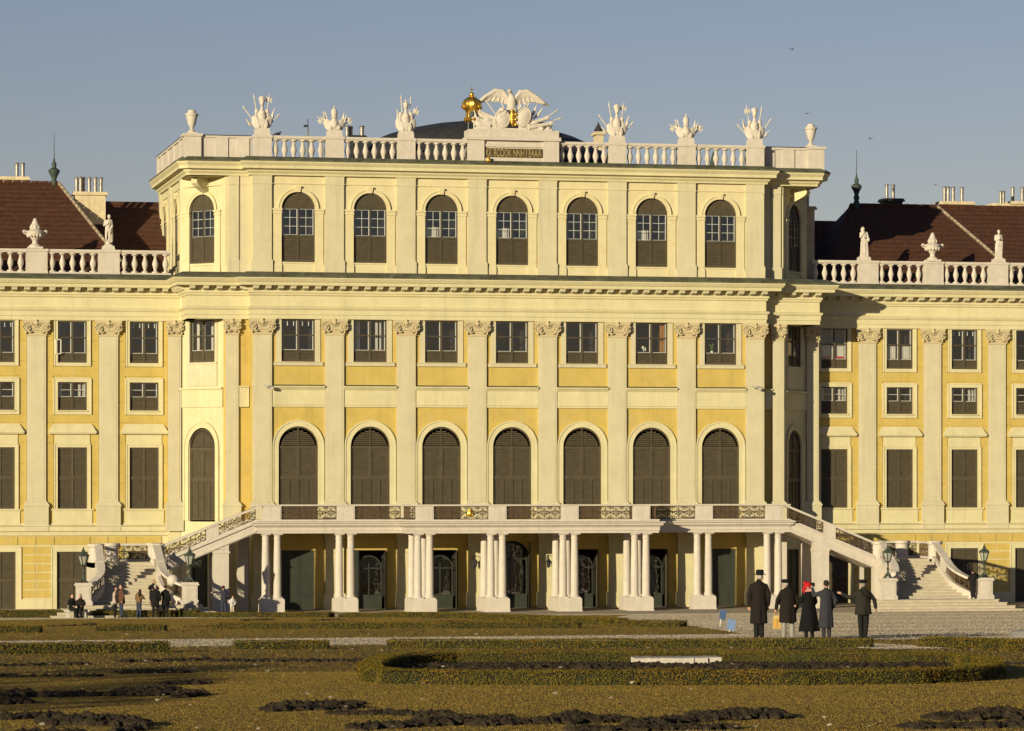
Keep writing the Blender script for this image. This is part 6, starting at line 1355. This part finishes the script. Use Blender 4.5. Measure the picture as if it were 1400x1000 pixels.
clods([(160, 906, 290, 903, 5, 260), (285, 905, 500, 905, 6, 420), (0, 911, 120, 909, 3, 160), (160, 921, 255, 920, 6, 240), (0, 926, 140, 925, 3, 160), (-10, 955, 40, 952, 18, 460), (-10, 962, 38, 962, 14, 380), (40, 953, 270, 950, 8, 560), (160, 948, 240, 944, 10, 300), (222, 937, 285, 935, 7, 240), (238, 955, 276, 950, 9, 170),
       (0, 984, 80, 980, 9, 260), (60, 990, 195, 992, 22, 1100), (150, 1003, 200, 996, 5, 120), (365, 973, 495, 968, 7, 420), (370, 965, 490, 963, 4, 220), (20, 1006, 120, 1004, 8, 160)], 'dug_soil', 'dark clods of freshly dug soil scattered in rows on the left lawn', 21)
clods([(450, 977, 620, 978, 5, 320), (480, 998, 700, 985, 8, 700), (575, 992, 640, 988, 18, 500), (640, 992, 860, 986, 9, 820), (760, 985, 800, 980, 10, 200), (860, 992, 905, 990, 12, 260), (780, 1000, 1000, 996, 6, 420), (905, 990, 960, 985, 10, 220), (950, 984, 1065, 980, 18, 1000), (1000, 975, 1065, 978, 8, 260), (1280, 984, 1400, 982, 14, 900), (1240, 996, 1420, 994, 8, 620), (1345, 975, 1375, 973, 8, 120)], 'dug_soil', 'dark clods and mounds of dug soil along the bottom of the picture', 22)
clods([(540, 915, 1300, 914, 11, 1900), (560, 912, 850, 911, 8, 1200), (1000, 911, 1300, 911, 9, 1000), (700, 922, 1250, 920, 9, 1200), (560, 920, 900, 920, 9, 1200), (845, 912, 905, 912, 9, 500), (880, 912, 1000, 912, 5, 500), (980, 911, 1010, 911, 10, 250)], 'dug_soil', 'dug soil inside the large oval hedge', 23)
clods([(712, 897, 785, 896, 7, 240), (935, 895, 1015, 893, 4, 160), (1050, 894, 1240, 892, 7, 420), (1320, 908, 1410, 909, 4, 160), (1080, 889, 1110, 889, 4, 60), (330, 849, 375, 848, 4, 90), (425, 849, 470, 848, 3, 60), (60, 857, 140, 855, 4, 90), (250, 858, 290, 857, 2, 40), (115, 853, 135, 853, 3, 40), (590, 850, 640, 850, 2, 50)], 'dug_soil', 'small heaps of dug soil on the lawns beyond the hedges', 24, .06)
BLADE = mat('grass_blade', (.47, .305, .052), .8, .2, .35, 0, col2=(.34, .24, .042), tint=(.50, .29, .08), tsc=1.1, tamt=.6, spec=.2)
def GRAVEL(x, y):
    if yb < y < PY0+1.2: return True
    if y >= PY0:
        for (ya, xa, _), (yc, xc, _) in zip(rows[:-1], rows[1:]):
            if yc <= y <= ya: t = (y-ya)/((yc-ya) or 1); return x > xa+(xc-xa)*t
    return g0[1]-2 < y < yb and g0[0]-.4 < x < g1[0]+.5
def inoval(x, y):
    c = False; n = len(gpo)
    for i in range(n):
        a, b_ = gpo[i], gpo[i-1]
        if (a[1] > y) != (b_[1] > y) and x < (b_[0]-a[0])*(y-a[1])/(b_[1]-a[1])+a[0]: c = not c
    return c
def blades(n, y0, y1, hgt, seed, lb):
    rg = np.random.default_rng(seed); k = rg.uniform(-.155, .155, n); d = np.sqrt(rg.uniform(y0*y0, y1*y1, n)); r_ = k*d
    x = CAMX+r_*CT+d*ST; y = CAMY-r_*ST+d*CT
    keep = ~((y > yb) & (y < PY0+1.2)); keep &= ~((y > g0[1]-2) & (y < yb) & (x > g0[0]-.4) & (x < g1[0]+.5))
    ins = np.zeros(n, bool)
    for q in range(len(gpo)):
        a, b_ = gpo[q], gpo[q-1]; ins ^= ((a[1] > y) != (b_[1] > y)) & (x < (b_[0]-a[0])*(y-a[1])/((b_[1]-a[1]) or 1e-9)+a[0])
    ed = sorted((q[0], q[1]) for q in rows); ey = np.array([q[0] for q in ed]); ex = np.array([q[1] for q in ed]); keep &= ~((y >= PY0) & (x > np.interp(y, ey, ex))); keep &= ~ins
    x, y = x[keep], y[keep]; n = len(x); z = .15+GSL*np.maximum(0, -y+GY0)-.003
    h = hgt*rg.uniform(.4, 1.1, n); a = rg.uniform(0, 2*pi, n); w_ = h*.2; dx, dy = np.cos(a)*w_, np.sin(a)*w_; lx, ly = rg.normal(0, 1, n)*h, rg.normal(0, 1, n)*h
    V = np.stack([x-dx, y-dy, z, x+dx, y+dy, z, x+lx, y+ly, z+h], 1).astype(np.float32)
    me = bpy.data.meshes.new('lawn_grass'); me.vertices.add(3*n); me.vertices.foreach_set('co', V.ravel()); me.loops.add(3*n); me.loops.foreach_set('vertex_index', np.arange(3*n, dtype=np.int32))
    me.polygons.add(n); me.polygons.foreach_set('loop_start', np.arange(0, 3*n, 3, dtype=np.int32)); me.update(); me.validate()
    me.materials.append(BLADE); tag(inst(me, 'lawn_grass'), lb, 'grass', kind='stuff')
blades(620000, 25, 66, .0145, 31, 'short winter grass of the near lawn')
blades(330000, 66, 190, .026, 32, 'short winter grass of the lawns farther off')
PEB = mat('pale_pebble', (0.368, 0.312, 0.24), .9, .3, 6, spec=.15)
_n = PEB.node_tree; _b = _n.nodes['Principled BSDF']; _g = _n.nodes.new('ShaderNodeNewGeometry'); _mp = _n.nodes.new('ShaderNodeMapping'); _mp.inputs['Scale'].default_value = (.05, .35, 1); _nz = _n.nodes.new('ShaderNodeTexNoise'); _nz.inputs['Scale'].default_value = 1.0; _nz.inputs['Detail'].default_value = 5
_n.links.new(_g.outputs['Position'], _mp.inputs['Vector']); _n.links.new(_mp.outputs[0], _nz.inputs['Vector']); _mr = _n.nodes.new('ShaderNodeMapRange'); _mr.inputs[1].default_value = .45; _mr.inputs[2].default_value = .62; _mr.inputs[4].default_value = .6; _n.links.new(_nz.outputs['Fac'], _mr.inputs[0])
_mx = _n.nodes.new('ShaderNodeMix'); _mx.data_type = 'RGBA'; _src = _b.inputs['Base Color'].links[0].from_socket; _n.links.new(_mr.outputs[0], _mx.inputs[0]); _n.links.new(_src, _mx.inputs[6]); _mx.inputs[7].default_value = (.17, .135, .09, 1); _n.links.new(_mx.outputs[2], _b.inputs['Base Color'])
def pebbles(n, d0, d1, seed):
    rnd = random.Random(seed); vs = []; fs = []; c = 0
    while c < n:
        k = rnd.uniform(-.165, .165); d = sqrt(rnd.uniform(d0*d0, d1*d1)); r_ = k*d; x = CAMX+r_*CT+d*ST; y = CAMY-r_*ST+d*CT
        if y > -2: continue
        if y < -16 and not GRAVEL(x, y):
            if rnd.random() < .5: c += .2
            continue
        c += 1; h = rnd.uniform(.012, .032); a = rnd.uniform(0, 2*pi); z = gz(y); o = len(vs)
        vs += [(x+h*1.5*cos(a+q*2.1), y+h*1.5*sin(a+q*2.1), z) for q in range(3)]+[(x+rnd.gauss(0, h*.3), y+rnd.gauss(0, h*.3), z+h)]; fs += [(o, o+1, o+3), (o+1, o+2, o+3), (o+2, o, o+3)]
    me = bpy.data.meshes.new('gravel'); me.from_pydata(vs, [], fs); me.materials.append(PEB); tag(inst(me, 'gravel'), 'loose pale pebbles of the forecourt and path', 'gravel', kind='stuff')
pebbles(200000, 70, 190, 41)
# leaf litter
rnd = random.Random(5); vs = []; fs = []
for i in range(420):
    k = rnd.uniform(-.15, .15); d = rnd.uniform(26, 120); r_ = k*d; x = CAMX+r_*CT+d*ST; y = CAMY-r_*ST+d*CT; s_ = rnd.uniform(.012, .03)*(1+d/90); z = gz(y)+.03; a = rnd.uniform(0, 6); o = len(vs)
    for q in range(4): vs.append((x+s_*cos(a+q*pi/2), y+s_*sin(a+q*pi/2), z+rnd.uniform(0, s_)))
    fs.append((o, o+1, o+2, o+3))
me = bpy.data.meshes.new('leaf_litter'); me.from_pydata(vs, [], fs); me.materials.append(mat('dry_leaf', (.45, .38, .27), .8, .2, 3)); tag(inst(me, 'leaf_litter'), 'pale dry leaves and scraps strewn over the lawn', 'leaves', kind='stuff')
